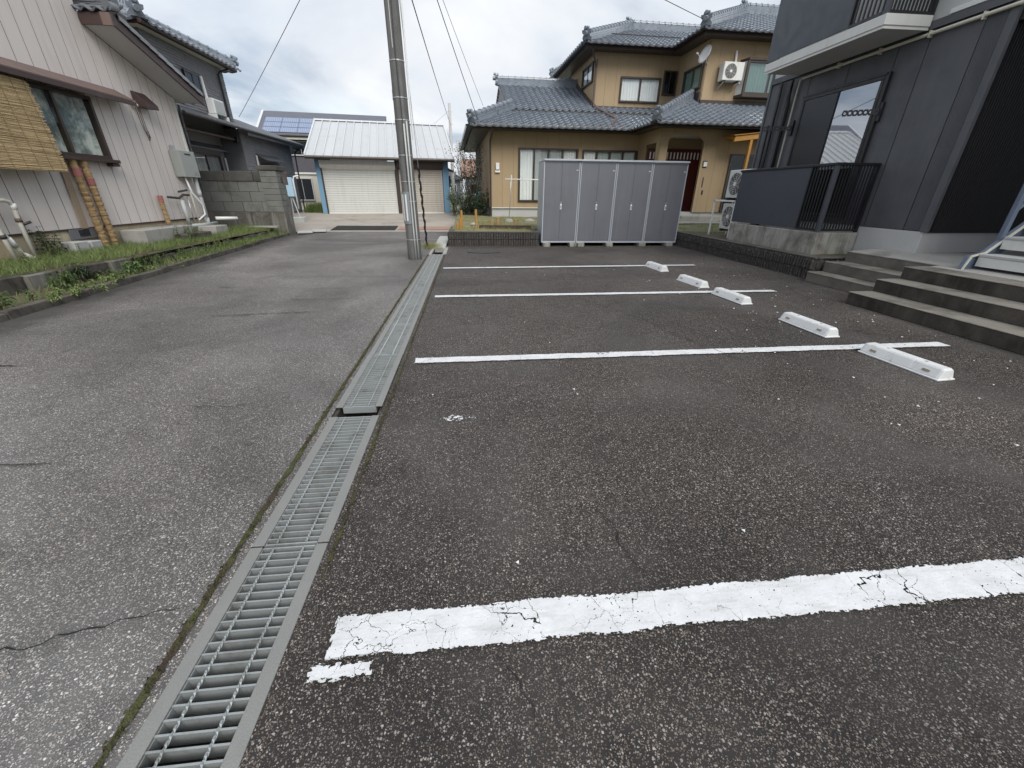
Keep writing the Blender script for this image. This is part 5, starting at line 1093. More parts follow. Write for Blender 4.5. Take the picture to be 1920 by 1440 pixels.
# lower roofs
SL = .45; k = math.sqrt(1+SL*SL); ZE = 3.63; oA = Vector((0, -.7, ZE)); bA = (0, 1, SL)
for poly in ([(-.7, 0), (5.5, 0), (7.0, 1.5*k), (.8, 1.5*k)], [(.8, 1.5*k), (7.0, 1.5*k), (7.7, 2.2*k), (.8, 2.2*k)], [(.8, 2.2*k), (4.45, 2.2*k), (4.45, 4.75*k), (.8, 4.75*k)]):
    tiles(t, 'roof_tiles', oA, (1, 0, 0), bA, poly); slab(t, 'roof_deck', oA, (1, 0, 0), bA, poly, .05, 'brown')
pB = [(0, 0), (1.85, 0), (1.85-2.55, 2.55*k), (-2.55, 2.55*k)]; tiles(t, 'roof_tiles', (5.5, -.7, ZE), (0, -1, 0), (1, 0, SL), pB); slab(t, 'roof_deck', (5.5, -.7, ZE), (0, -1, 0), (1, 0, SL), pB, .05, 'brown')
for poly in ([(5.5, 0), (14.5, 0), (14.5, 1.95*k), (7.45, 1.95*k)], [(7.45, 1.95*k), (8.05, 1.95*k), (8.05, 2.55*k)]):
    tiles(t, 'roof_tiles', (0, -2.55, ZE), (1, 0, 0), bA, poly); slab(t, 'roof_deck', (0, -2.55, ZE), (1, 0, 0), bA, poly, .05, 'brown')
pH = [(-10.4, 0), (0, 0), (-1.5, 1.5*k), (-8.9, 1.5*k)]; tiles(t, 'roof_tiles', (-.7, -.7, ZE), (0, -1, 0), (1, 0, SL), pH); slab(t, 'roof_deck', (-.7, -.7, ZE), (0, -1, 0), (1, 0, SL), pH, .05, 'brown')
pK = [(-4.45, 0), (-.8, 0), (-.8, 4.9*k), (-4.45, 4.9*k)]; tiles(t, 'roof_tiles', (0, 8.95, ZE-.07), (-1, 0, 0), (0, -1, SL), pK)
zr1 = ZE+4.75*SL
build('gable', MB().prism([(.86, .85, 4.30), (.86, 7.2, 4.30), (.86, 4.05, zr1-.05)], (.05, 0, 0)), 'dkbrown', t); build('verge_board', MB().prism([(.78, .8, 4.22), (.78, .8, 4.36), (.78, 4.05, zr1+.04), (.78, 4.05, zr1-.14)], (.05, 0, 0)), 'dkbrown', t)
ridge(t, (.70, 4.05, zr1+.02), (4.45, 4.05, zr1+.02), h=.22); ridge(t, (-.72, -.72, ZE+.05), (.95, .95, ZE+.05+1.65*SL)); ridge(t, (5.48, -2.57, ZE+.05), (8.05, 0, ZE+.05+2.57*SL))
ridge(t, (-.72, 9.6, ZE+.05), (.8, 8.1, ZE+.05+1.5*SL))
build('fascia', MB().box(-.68, 5.52, -.69, -.65, ZE-.16, ZE-.02).box(5.50, 5.54, -2.50, -.692, ZE-.16, ZE-.02).box(5.50, 14.5, -2.54, -2.502, ZE-.16, ZE-.02).box(-.69, -.65, -.648, 9.6, ZE-.16, ZE-.02), 'dkbrown', t)
build('eave_soffit', MB().box(-.648, 6.03, -.648, -.03, ZE-.12, ZE-.09).box(5.542, 14.5, -2.50, -1.93, ZE-.121, ZE-.092).box(5.542, 6.03, -1.929, -.65, ZE-.12, ZE-.09).box(-.648, -.03, -.029, 9.5, ZE-.12, ZE-.09), 'dkbrown', t)
for pts in ([(-.72, -.76, ZE-.03), (5.45, -.76, ZE-.03)], [(5.44, -.78, ZE-.03), (5.44, -2.6, ZE-.03)], [(5.42, -2.61, ZE-.03), (14.5, -2.61, ZE-.03)]): build('gutter', MB().tube(pts, .055, 8), 'dkbrown', t)
hg = MB()
for i in range(11): hg.box(-.6+.6*i, -.585+.6*i, -.82, -.72, ZE-.01, ZE+.02)
for i in range(14): hg.box(5.6+.6*i, 5.615+.6*i, -2.67, -2.57, ZE-.01, ZE+.02)
build('gutter_hangers', hg, 'steel', t, kind='stuff')
build('snow_guard', MB().tube([(.9, .55, ZE+1.25*SL+.09), (6.6, .55, ZE+1.25*SL+.09)], .018, 6), 'dkbrown', t)
build('downspout', MB().tube([(.05, -.72, ZE-.08), (.0, -.25, ZE-.35), (-.02, -.07, ZE-.45), (-.02, -.07, .5)], .035, 8), 'dkbrown', t)
# flashing where upper walls meet lower roofs
build('flashing', MB().box(4.42, 8.04, 1.42, 1.475, 4.50, 4.66).box(8.0, 14.5, -.68, -.625, 4.38, 4.62), 'dkbrown', t)
build('flashing', MB().prism([(4.36, 1.4, ZE+2.1*SL+.0), (4.36, 4.0, ZE+4.7*SL), (4.36, 4.0, ZE+4.7*SL+.18), (4.36, 1.4, ZE+2.1*SL+.18)], (.08, 0, 0)).prism([(7.95, -.6, ZE+1.95*SL), (7.95, 1.4, ZE+2.5*SL), (7.95, 1.4, ZE+2.7*SL+.1), (7.95, -.6, ZE+2.5*SL+.12)], (.06, 0, 0)), 'dkbrown', t)
build('roof_pipe', MB().tube([(4.46, 1.38, 6.2), (4.44, 1.38, 4.75), (4.52, 1.1, 4.55), (4.95, -.05, ZE+.65*SL+.10), (4.6, -.62, ZE+.10)], .038, 8), 'brown_light', t)
build('downspout', MB().tube([(4.05, .82, 6.40), (4.38, 1.30, 6.05), (4.44, 1.40, 5.9), (4.44, 1.40, 4.75)], .034, 8), 'dkbrown', t)
# upper roofs
ZU = 6.60; uA = (0, 1, SL)
pL = [(3.85, 0), (7.45, 0), (10.2, 2.75*k), (6.6, 2.75*k)]; tiles(t, 'roof_tiles', (0, .85, ZU), (1, 0, 0), uA, pL); slab(t, 'roof_deck', (0, .85, ZU), (1, 0, 0), uA, pL, .05, 'brown')
pl = [(-5.5, 0), (0, 0), (-2.75, 2.75*k)]; tiles(t, 'roof_tiles', (3.85, .85, ZU), (0, -1, 0), (1, 0, SL), pl); slab(t, 'roof_deck', (3.85, .85, ZU), (0, -1, 0), (1, 0, SL), pl, .05, 'brown')
pb = [(0, 0), (2.05, 0), (2.05-3.6, 3.6*k), (-3.6, 3.6*k)]; tiles(t, 'roof_tiles', (7.45, .85, ZU), (0, -1, 0), (1, 0, SL), pb); slab(t, 'roof_deck', (7.45, .85, ZU), (0, -1, 0), (1, 0, SL), pb, .05, 'brown')
pc = [(7.45, 0), (15, 0), (15, 3.6*k), (11.05, 3.6*k)]; tiles(t, 'roof_tiles', (0, -1.2, ZU), (1, 0, 0), uA, pc); slab(t, 'roof_deck', (0, -1.2, ZU), (1, 0, 0), uA, pc, .05, 'brown')
build('rear_roof', MB().prism([(6.6, 3.6, ZU+2.75*SL), (10.2, 3.6, ZU+2.75*SL), (10.2, 6.35, ZU), (3.85, 6.35, ZU)], (0, 0, -.05)).prism([(11.05, 2.4, ZU+3.6*SL-.01), (15, 2.4, ZU+3.6*SL-.01), (15, 6, ZU), (9.5, 6, ZU)], (0, 0, -.05)), 'tile', t)
ridge(t, (6.45, 3.6, ZU+2.75*SL+.03), (10.1, 3.6, ZU+2.75*SL+.03), h=.22); ridge(t, (3.83, .83, ZU+.05), (6.6, 3.6, ZU+.05+2.77*SL)); ridge(t, (7.43, -1.22, ZU+.05), (11.05, 2.4, ZU+.05+3.62*SL)); ridge(t, (10.95, 2.4, ZU+3.6*SL+.05), (15, 2.4, ZU+3.6*SL+.05), h=.24); ridge(t, (3.83, 6.37, ZU+.05), (6.6, 3.6, ZU+.05+2.77*SL))
build('fascia', MB().box(3.87, 7.47, .86, .90, ZU-.18, ZU-.02).box(7.46, 7.50, -1.15, .858, ZU-.18, ZU-.02).box(7.46, 15, -1.19, -1.152, ZU-.18, ZU-.02).box(3.86, 3.90, .902, 6.3, ZU-.18, ZU-.02), 'dkbrown', t)
build('eave_soffit', MB().box(3.902, 8.03, .902, 1.47, ZU-.14, ZU-.11).box(7.502, 8.03, -1.15, .90, ZU-.14, ZU-.11).box(8.031, 15, -1.15, -.63, ZU-.14, ZU-.11).box(3.902, 4.42, 1.471, 6.3, ZU-.14, ZU-.11), 'dkbrown', t)
for pts in ([(3.8, .79, ZU-.03), (7.40, .79, ZU-.03)], [(7.39, .78, ZU-.03), (7.39, -1.25, ZU-.03)], [(7.37, -1.26, ZU-.03), (15, -1.26, ZU-.03)]): build('gutter', MB().tube(pts, .055, 8), 'dkbrown', t)
build('snow_guard', MB().tube([(5.2, 2.0, ZU+1.15*SL+.09), (8.2, 2.0, ZU+1.15*SL+.09)], .018, 6), 'dkbrown', t)
build('core', MB().box(4.6, 14.4, 1.6, 5.1, 4.3, 6.45).box(8.2, 14.4, -.45, 1.6, 4.3, 6.45).box(.5, 14.4, .6, 8.7, .8, 3.5).box(8.8, 14.4, -1.7, .6, .8, 3.5), 'interior', t)
# --- things mounted on or standing by the tan house (placed in its frame)
c25, s25 = math.cos(math.radians(2.5)), math.sin(math.radians(2.5))
def hw(u, w, z): return Vector((.93+u*c25-w*s25, 18.0+u*s25+w*c25, z))
d = thing('satellite_dish', 'white satellite dish on the upper corner of the tan house', 'satellite dish', hw(7.95, -.72, 5.9))
cc = hw(7.86, -.78, 5.95); ax = Vector((-.93, -.22, .34)).normalized(); e1 = ax.cross(Vector((0, 0, 1))).normalized(); e2_ = e1.cross(ax)
mb = MB(); vs = []; 
for side in (0, .012):
    for r_ in range(5):
        for j in range(18): a = 2*PI*j/18; q = r_/4*.29; vs.append(cc-ax*side+ax*(.9*q*q)+(e1*math.cos(a)*.92+e2_*math.sin(a))*q)
fs = [(L*90+r_*18+j, L*90+r_*18+(j+1) % 18, L*90+(r_+1)*18+(j+1) % 18, L*90+(r_+1)*18+j) for L in (0, 1) for r_ in range(4) for j in range(18)]+[(72+j, 72+(j+1) % 18, 162+(j+1) % 18, 162+j) for j in range(18)]
build('reflector_dish', mb.add(vs, fs), 'white', d, smooth=True); hd = cc+ax*.34-e2_*.12
build('feed_arm', MB().tube([cc-e2_*.26, hd], .012, 6), 'offwhite', d); build('feed_horn', MB().tube([hd, hd+ax*.06], .03, 8), 'white', d); build('mount', MB().tube([cc-ax*.02, hw(8.0, -.66, 5.75), hw(8.06, -.64, 5.75)], .02, 6), 'steel', d)
def ac_unit(label, o, ux, uy, w, h, dp, cat='air conditioner', fan=True):
    ux, uy = Vector(ux).normalized(), Vector(uy).normalized(); z_ = Vector((0, 0, 1)); t = thing('air_conditioner', label, cat, o)
    o = Vector(o); bx = lambda a0, a1, b0, b1, c0, c1: MB().prism([o+ux*a0+uy*b0+z_*c0, o+ux*a1+uy*b0+z_*c0, o+ux*a1+uy*b1+z_*c0, o+ux*a0+uy*b1+z_*c0], z_*(c1-c0))
    build('casing', bx(0, w, -dp, 0, 0, h), 'offwhite', t, .015)
    fc = o+ux*(h*.52)+z_*(h*.5); R_ = h*.40
    build('fan_recess', MB().tube([fc+uy*.001, fc+uy*.003], R_, 24), 'plate', t)
    g = MB()
    for j in range(1, 7): q = R_*j/6; g.tube([fc+uy*.016+(ux*math.cos(a*PI/10)+z_*math.sin(a*PI/10))*q for a in range(21)], .004, 4)
    for j in range(10): a = j*PI/5; g.tube([fc+uy*.016+(ux*math.cos(a)+z_*math.sin(a))*R_*.15, fc+uy*.016+(ux*math.cos(a+.25)+z_*math.sin(a+.25))*R_], .004, 4)
    build('fan_guard', g, 'offwhite', t); build('hub', MB().tube([fc+uy*.004, fc+uy*.022], R_*.2, 12), 'white', t)
    build('foot', bx(w*.12, w*.18, -dp, .03, -.05, -.001), 'plate', t); build('foot', bx(w*.82, w*.88, -dp, .03, -.05, -.001), 'plate', t)
    return t
a_ = ac_unit('white air conditioner unit bracketed to the upper wall of the tan house', hw(8.52, -1.02, 5.18), (c25, s25, 0), (s25, -c25, 0), .80, .56, .30)
build('pipe_cover', MB().tube([hw(9.12, -.72, 5.72), hw(9.12, -.66, 6.15)], .04, 8), 'white', a_); build('wall_bracket', MB().tube([hw(8.6, -.62, 4.95), hw(8.6, -1.0, 5.12)], .018, 6).tube([hw(9.25, -.62, 4.95), hw(9.25, -1.0, 5.12)], .018, 6), 'steel', a_)
pg = thing('wooden_pergola', 'orange stained timber porch frame by the tan house, left of the dark building', 'pergola', hw(9.4, -2.6, .45))
build('post', MB().prism([hw(9.08, -2.65, .45), hw(9.18, -2.65, .45), hw(9.18, -2.55, .45), hw(9.08, -2.55, .45)], (0, 0, 2.75)), 'wood_orange', pg, .006)
build('beam', MB().prism([hw(8.45, -2.66, 3.06), hw(8.45, -2.56, 3.06), hw(8.45, -2.56, 3.22), hw(8.45, -2.66, 3.22)], hw(11, -2.6, 3.5)-hw(8.45, -2.6, 3.2)), 'wood_orange', pg, .006); build('beam', MB().prism([hw(8.5, -2.50, 3.16), hw(8.5, -2.0, 3.2), hw(8.5, -2.0, 3.3), hw(8.5, -2.50, 3.26)], hw(11, 0, 0)-hw(8.5, 0, 0)), 'wood_orange', pg, .006)
build('roof_sheet', MB().prism([hw(8.4, -2.7, 3.24), hw(8.4, -1.95, 3.33), hw(11, -1.95, 3.60), hw(11, -2.7, 3.52)], (0, 0, .02)), 'wood_orange', pg)
lp = thing('laundry_pole', 'white laundry pole on a thin stand left of the lockers', 'laundry pole', hw(.40, -2.6, .43))
build('pole', MB().tube([hw(.24, -2.6, 1.78), hw(3.2, -2.6, 1.77)], .018, 8), 'white', lp, smooth=True); build('stand', MB().tube([hw(.38, -2.6, .42), hw(.43, -2.6, 1.3), hw(.46, -2.6, 1.92)], .014, 8), 'steel', lp, smooth=True); build('clip', MB().box(hw(.46, -2.6, 0).x-.02, hw(.46, -2.6, 0).x+.02, hw(.46, -2.6, 0).y-.03, hw(.46, -2.6, 0).y+.03, 1.74, 1.90), 'cream', lp); build('foot', MB().tube([hw(.38, -2.6, .40), hw(.38, -2.6, .52)], [.16, .12], 12), 'conc', lp)
# stakes, edging and stones in the garden
for x, y, z1, lab in ((-.22, 13.0, .88, 'tall orange stake at the left of the garden corner'), (-.26, 12.8, .66, 'short orange stake stump beside the tall left stake'), (.21, 13.0, .90, 'tall orange stake standing alone left of the edging board'), (-.35, 12.65, .55, 'lowest orange stake stump at the garden corner')):
    single('garden_stake', MB().tube([(x, y, .3), (x, y, z1)], .035, 10), 'wood_orange', lab, 'stake', 'orange garden stakes', .004)
single('edging_board', MB().prism([(.30, 13.05, .36), (1.85, 12.83, .36), (1.85, 12.83, .47), (.30, 13.05, .47)], (0, .03, 0)), 'brown', 'dark brown edging board lying behind the ribbed wall', 'board')
for k_, (x, y, h_, lab) in enumerate(((.75, 14.2, .16, 'left mossy log stump below the tan house'), (.95, 14.35, .22, 'middle mossy log stump below the tan house'), (1.55, 14.3, .16, 'right mossy log stump below the tan house'))):
    single('log_stump', MB().tube([(x, y, .36), (x, y, .40+h_)], [.07, .06], 9), 'straw', lab, 'stump', 'log stumps in the garden', .01)
for k_, (x, y, r_, lab) in enumerate(((2.2, 15.6, .18, 'flat stone on the garden soil near the lockers'), (.15, 13.9, .12, 'small stone left in the garden corner'))):
    single('garden_stone', MB().tube([(x-r_, y, .42), (x, y, .44), (x+r_, y+.05, .43)], [r_*.3, r_*.5, r_*.25], 7), 'conc', lab, 'stone', None, 0, True)
def on_garden():
    while 1:
        x, y = RN.uniform(-.5, 2.1), RN.uniform(12.3, 17.6)
        if NZ(x, y, .8) > -.15: return (x, y, .36+.016*(y-12.1))
blades('garden_grass', 3000, on_garden, 'grass_dry', .03, .11, .004, None, 'dry yellowish grass in the garden left of the lockers', 'grass', .7)
def on_bed():
    x, y = RN.uniform(6.1, 9.5), RN.uniform(10.5, 15.5); return (x, y, .40)
blades('bed_grass', 2600, on_bed, 'grass', .02, .07, .004, None, 'thin grass between the lockers and the dark building', 'grass', .7)
single('stepping_slab', MB().box(6.0, 9.0, 14.4, 15.1, .40, .46), 'conc', 'pale concrete path slab before the tan house door', 'slab', None, .008)

# ================================================================== DARK APARTMENT BUILDING (right)
AX = 7.10
t = apt = thing('apartment_building', 'dark grey apartment building with balconies at the right edge', 'building', (AX, 9, .4))
Fa = Fr((AX, 0), (0, -1)); P_ = lambda y: -y          # s = -y, n = -x
build('foundation', MB().box(AX-.012, 12.5, 6.035, 10.62, .2, .845), 'conc_found', t, .006)
WIN = (P_(9.44), P_(7.62), .97, 3.175)
boards(t, 'wall_panel', Fa, P_(10.68), P_(6.02), .855, 3.62, .9, 'apt', [WIN], .016, .008, start=[P_(y) for y in (10.68, 10.08, 9.46, 8.53, 7.60, 7.10, 6.37, 6.02)], joint='black')
ribs = MB()
for i in range(11): y = 6.12+.0225*i; ribs.prism([(AX-.008, y-.006, .86), (AX-.017, y, .86), (AX-.008, y+.006, .86)], (0, 0, 2.74))
build('ribbed_strip', ribs, 'apt', t)
build('corner_trim', MB().box(AX-.030, AX+.03, 5.985, 6.085, .845, 3.62), 'apt', t, .003)
Fk = Fr((AX, 6.02), (1, 0)); rb = MB()
for i in range(95): x = .06+.04*i; rb.add([Fk.p(x-.013, .0, .83), Fk.p(x-.006, .014, .83), Fk.p(x+.006, .014, .83), Fk.p(x+.013, .0, .83), Fk.p(x-.013, .0, 3.5), Fk.p(x-.006, .014, 3.5), Fk.p(x+.006, .014, 3.5), Fk.p(x+.013, .0, 3.5)], [(0, 1, 5, 4), (1, 2, 6, 5), (2, 3, 7, 6)])
build('ribbed_wall', rb, 'apt_trim_hall_shade', t); build('hall_wall', MB().box(AX+.03, 11.5, 6.021, 6.12, .845, 3.5), 'apt_trim_hall_shade', t)  # dark siding, blackened further with the hall's shade
build('unseen_hall_ceiling', MB().box(AX+.02, 12.5, 1.6, 6.02, 3.40, 3.60), 'apt_trim_hall_shade', t); build('unseen_hall_end_wall', MB().box(11.5, 11.6, 1.5, 6.02, .5, 3.4), 'apt_trim_hall_shade', t); build('unseen_hall_side_wall', MB().box(AX+1.3, 11.6, 1.5, 1.6, .5, 3.4), 'apt_trim_hall_shade', t)  # out of view; ceiling and walls added to keep light off the hall
build('upper_wall', MB().box(AX-.005, 12.5, 1.6, 10.66, 3.74, 6.6), 'apt_pale', t); build('belt_trim', MB().box(AX-.045, AX, 5.99, 10.68, 3.63, 3.735), 'apt', t); build('white_trim', MB().box(AX-.055, AX-.006, 5.97, 6.9, 3.74, 3.80), 'white', t, .003)
build('far_corner', MB().box(AX-.03, 12.4, 10.66, 10.72, .845, 6.6), 'apt', t); build('wall_core', MB().box(AX+.45, 12, 6.2, 10.6, .85, 3.6), 'interior', t)
wn = window(t, Fa, *WIN, 2, 'black', 'glass_mirror', .02, .06, .055, None, 'interior', .06, curtains=['curtain_grey', None])
build('screen', MB().fbox(Fa, WIN[0]+.06, (WIN[0]+WIN[1])/2-.02, .062, .064, WIN[2]+.05, WIN[3]-.06), 'screen', wn)
for zz in (3.30,): build('window_head', MB().fbox(Fa, WIN[0]-.03, WIN[1]+.03, .022, .085, 3.177, 3.215), 'apt_trim_hall_shade', wn, .003)
build('window_jamb', MB().fbox(Fa, WIN[1]+.002, WIN[1]+.07, .022, .07, .97, 3.215), 'apt_trim_hall_shade', wn, .003)
# folding laundry arms with round holes
def arm(y, z, L, yaw):
    a = build('laundry_arm_base', MB().fbox(Fa, P_(y)-.035, P_(y)+.035, .022, .06, z-.14, z+.14), 'black', t, .004)
    dn = Vector((-math.cos(yaw), math.sin(yaw), 0)); o = Vector((AX-.06, y, z)); sd2 = Vector((0, 0, 1)); n = 7; hh = .045; mb = MB(); p = L/n; th = dn.cross(sd2)*.014
    for i in range(n):
        c = o+dn*(p*(i+.5)); ring = [c+dn*math.cos(2*PI*j/12)*.021+sd2*math.sin(2*PI*j/12)*.021 for j in range(12)]
        outr = []
        for j in range(12):
            a_ = 2*PI*j/12; m_ = max(abs(math.cos(a_))/(p/2), abs(math.sin(a_))/hh); outr.append(c+dn*math.cos(a_)/m_+sd2*math.sin(a_)/m_)
        b0 = len(mb.v); vs = [q-th/2 for q in ring]+[q-th/2 for q in outr]+[q+th/2 for q in ring]+[q+th/2 for q in outr]
        fs = []
        for j in range(12):
            k2 = (j+1) % 12; fs += [(j, k2, 12+k2, 12+j), (24+j, 36+j, 36+k2, 24+k2), (j, 24+j, 24+k2, k2), (12+j, 12+k2, 36+k2, 36+j)]
        mb.add(vs, fs)
    build('laundry_arm', mb, 'black', a, recalc=False)
arm(7.53, 2.65, .52, math.radians(28)); arm(9.62, 2.67, .52, math.radians(28)); 
# pipes on the wall
build('white_pipe', MB().tube([(AX-.06, 5.90, 3.57), (AX-.06, 6.05, 3.57), (AX-.06, 7.8, 3.565), (AX-.06, 9.65, 3.555)], .024, 8), 'cream', t, smooth=True)
for y in (6.37, 7.08, 7.9, 8.75): build('pipe_clip', MB().box(AX-.085, AX-.022, y-.01, y+.01, 3.52, 3.61), 'cream', t)
build('downspout', MB().tube([(AX-.10, 9.89, 3.58), (AX-.10, 9.89, 3.30), (AX-.06, 9.91, 3.15), (AX-.06, 9.91, .5)], .036, 8), 'black', t, smooth=True)
build('cream_conduit', MB().tube([(AX-.05, 9.72, 3.56), (AX-.05, 9.74, 3.2), (AX-.05, 9.74, .5)], .016, 8), 'cream', t, smooth=True)
build('downspout', MB().tube([(AX-.07, 10.26, 3.6), (AX-.07, 10.26, .5)], .034, 8), 'black', t, smooth=True); build('downspout', MB().tube([(AX-.06, 10.41, 2.82), (AX-.06, 10.41, .5)], .028, 8), 'black', t, smooth=True)
# --- ground floor balcony
def balcony(label, zb_, zt_, lower, ypan):
    b = thing('balcony', label, 'balcony', (6.3, 8.5, zb_)); X0, Y0, Y1 = 6.30, 7.19, 9.84
    rail = zt_
    build('front_panel', MB().box(X0-.012, X0+.02, ypan, Y1, zb_+.03, rail-.03), 'apt_panel', b, .004)
    build('top_rail', MB().box(X0-.035, X0+.045, Y0-.035, Y1+.02, rail-.03, rail+.012).box(X0+.045, AX-.03, Y0-.035, Y0+.045, rail-.03, rail+.012), 'black', b, .004)
    build('bottom_rail', MB().box(X0-.015, X0+.025, Y0-.015, ypan-.002, zb_+.02, zb_+.055).box(X0+.025, AX-.03, Y0-.015, Y0+.025, zb_+.02, zb_+.055), 'black', b)
    build('corner_post', MB().box(X0-.025, X0+.035, Y0-.025, Y0+.035, zb_, rail-.03), 'apt_panel', b, .004); build('edge_post', MB().box(X0-.02, X0+.03, ypan-.03, ypan-.003, zb_+.055, rail-.03), 'black', b); build('wall_post', MB().box(AX-.07, AX-.025, Y0-.02, Y0+.03, zb_, rail-.03), 'black', b)
    bm_ = mesh('baluster', MB().box(-.008, .008, -.012, .012, zb_+.055, rail-.03), 'black')
    n = 8
    for i in range(1, n): inst('baluster', bm_, (X0+.005, Y0+(ypan-Y0)*i/n, 0), b)
    bm2 = mesh('baluster', MB().box(-.012, .012, -.008, .008, zb_+.055, rail-.03), 'black'); n = 14
    for i in range(1, n): inst('baluster', bm2, (X0+(AX-X0)*i/n, Y0+.005, 0), b)
    return b
lb = balcony('ground floor balcony with dark panel and railing on a concrete base', .745, 1.85, True, 7.74)
build('concrete_base', MB().box(6.265, AX-.03, 7.14, 7.30, .25, .742).box(6.265, 6.42, 7.302, 9.82, .25, .742), 'conc_stained', lb, .008)
build('floor_slab', MB().box(6.42, AX-.03, 7.30, 9.80, .5, .66), 'conc', lb)
ub = balcony('upper balcony with white edged slab overhanging the ground floor', 3.80, 4.98, False, 7.86)
build('slab', MB().box(6.27, AX-.06, 7.13, 9.83, 3.665, 3.80), 'offwhite', ub, .004); build('soffit', MB().box(6.30, AX-.06, 7.16, 9.80, 3.635, 3.663), 'apt_pale', ub); build('drip_edge', MB().box(6.285, 6.30, 7.15, 9.81, 3.625, 3.664).box(6.30, AX-.06, 7.145, 7.16, 3.625, 3.664), 'offwhite', ub)
# --- stacked outdoor units
ac1 = ac_unit('upper of two stacked white outdoor units behind the balcony panel', (6.55, 10.74, 1.28), (0, -1, 0), (-1, 0, 0), .80, .62, .30)
ac2 = ac_unit('lower of two stacked white outdoor units behind the balcony panel', (6.55, 10.74, .55), (0, -1, 0), (-1, 0, 0), .80, .60, .30)
rk = thing('unit_rack', 'white steel rack carrying the two stacked outdoor units', 'rack', (6.6, 10.2, .37))
mb = MB()
for x in (6.44, 6.94):
    for y in (10.08, 10.98): mb.box(x, x+.035, y, y+.035, .37, 1.24)
build('frame', mb.box(6.44, 6.97, 10.08, 10.115, 1.20, 1.235).box(6.44, 6.97, 10.98, 11.015, 1.20, 1.235).box(6.44, 6.475, 10.116, 10.979, 1.195, 1.228), 'white', rk, .003)
# --- steel stairs at the right edge
st = thing('steel_stairs', 'blue grey steel stairs with pale treads at the right picture edge', 'stairs', (6.5, 4.2, .49))
sx = lambda i: 6.62+.24*i
build('stringer', MB().prism([(6.36, 4.76, .492), (6.62, 4.76, .492), (9.3, 4.76, 2.85), (9.3, 4.76, 3.12), (6.58, 4.76, .70), (6.40, 4.76, .66)], (0, .05, 0)), 'stairblue', st, .006)
build('stringer_edge', MB().prism([(6.37, 4.735, .494), (6.42, 4.735, .65), (6.60, 4.735, .69), (9.3, 4.735, 3.09), (9.3, 4.735, 3.11), (6.592, 4.735, .71), (6.41, 4.735, .668), (6.358, 4.735, .494)], (0, .022, 0)), 'cream', st)
for i in range(11):
    z_ = .69+.21*i; build('tread', MB().box(sx(i)-.13, sx(i)+.16, 3.55, 4.732, z_-.035, z_), 'conc_light', st, .006); build('riser_plate', MB().box(sx(i)-.12, sx(i)-.105, 3.56, 4.73, z_-.15, z_-.037), 'offwhite', st)
build('post', MB().box(6.74, 6.80, 4.765, 4.82, .72, 1.75), 'stairblue', st, .006); build('post', MB().box(7.10, 7.14, 4.765, 4.81, 1.05, 2.0), 'stairblue', st, .004); build('post', MB().box(7.6, 7.64, 4.765, 4.81, 1.5, 2.45), 'stairblue', st, .004)
build('handrail', MB().tube([(6.70, 4.79, 1.72), (9.3, 4.79, 4.0)], .03, 8), 'stairblue', st); build('mid_rail', MB().tube([(6.78, 4.79, 1.2), (9.3, 4.79, 3.45)], .022, 8), 'stairblue', st)

# ================================================================== SHRUBS AND FAR BACKGROUND
def shrub(name, label, loc, rx, rz_, n, m, ls, stems=6, group=None, bare=0.):
    t = thing(name, label, 'shrub', loc, 0, group); L = Vector(loc); stm = MB(); lf = MB(); tips = []
    for i in range(stems):
        a = RN.uniform(0, 2*PI); p = L+Vector((RN.uniform(-.05, .05), RN.uniform(-.05, .05), 0)); pts = [p]; dv = Vector((math.cos(a)*.4, math.sin(a)*.4, 1.0))
        for j in range(4): p = p+Vector((dv.x*rx*.35, dv.y*rx*.35, rz_*.24))+Vector((RN.uniform(-.05, .05), RN.uniform(-.05, .05), 0)); pts.append(p); tips.append(p)
        stm.tube(pts, [.025, .02, .014, .009, .004], 5)
        for j in range(3+int(bare*12)):
            q = pts[RN.randint(1, 4)]; e = q+Vector((RN.uniform(-.4, .4)*rx, RN.uniform(-.4, .4)*rx, RN.uniform(.1, .32)*rz_)); stm.tube([q, (q+e)/2+Vector((0, 0, .03)), e], [.008, .006, .003], 4); tips.append(e)
    build('stems', stm, 'twig', t)
    for i in range(n):
        c = RN.choice(tips)+Vector((RN.gauss(0, rx*.22), RN.gauss(0, rx*.22), RN.gauss(0, rz_*.08)))
        if c.z < loc[2]: c.z = loc[2]+RN.uniform(0, .2)
        a, b = RN.uniform(0, 2*PI), RN.uniform(-.6, .9); d1 = Vector((math.cos(a)*math.cos(b), math.sin(a)*math.cos(b), math.sin(b)))*ls*RN.uniform(.6, 1.3); d2 = d1.cross(Vector((RN.uniform(-1, 1), RN.uniform(-1, 1), 1))).normalized()*ls*.32
        lf.quad(c, c+d1*.5+d2, c+d1, c+d1*.5-d2)
    build('foliage', lf, m, t, recalc=False)
shrub('shrub', 'bare twiggy shrub standing left of the tan house corner', (.15, 19.6, .42), .75, 2.1, 1500, 'leaf_dark', .07, 12, None, 1.)
shrub('bush', 'low dark green bush right under the twiggy shrub', (.62, 18.9, .42), .5, .75, 1500, 'leaf_dark', .07, 8)
shrub('bush', 'low dark green bush nearest the garage corner', (-.15, 19.3, .42), .5, .7, 1500, 'leaf_dark', .07, 8)
shrub('bush', 'small pale green bush beside the garage side wall', (-.65, 20.6, .40), .3, .85, 700, 'leaf_pale', .07, 6)
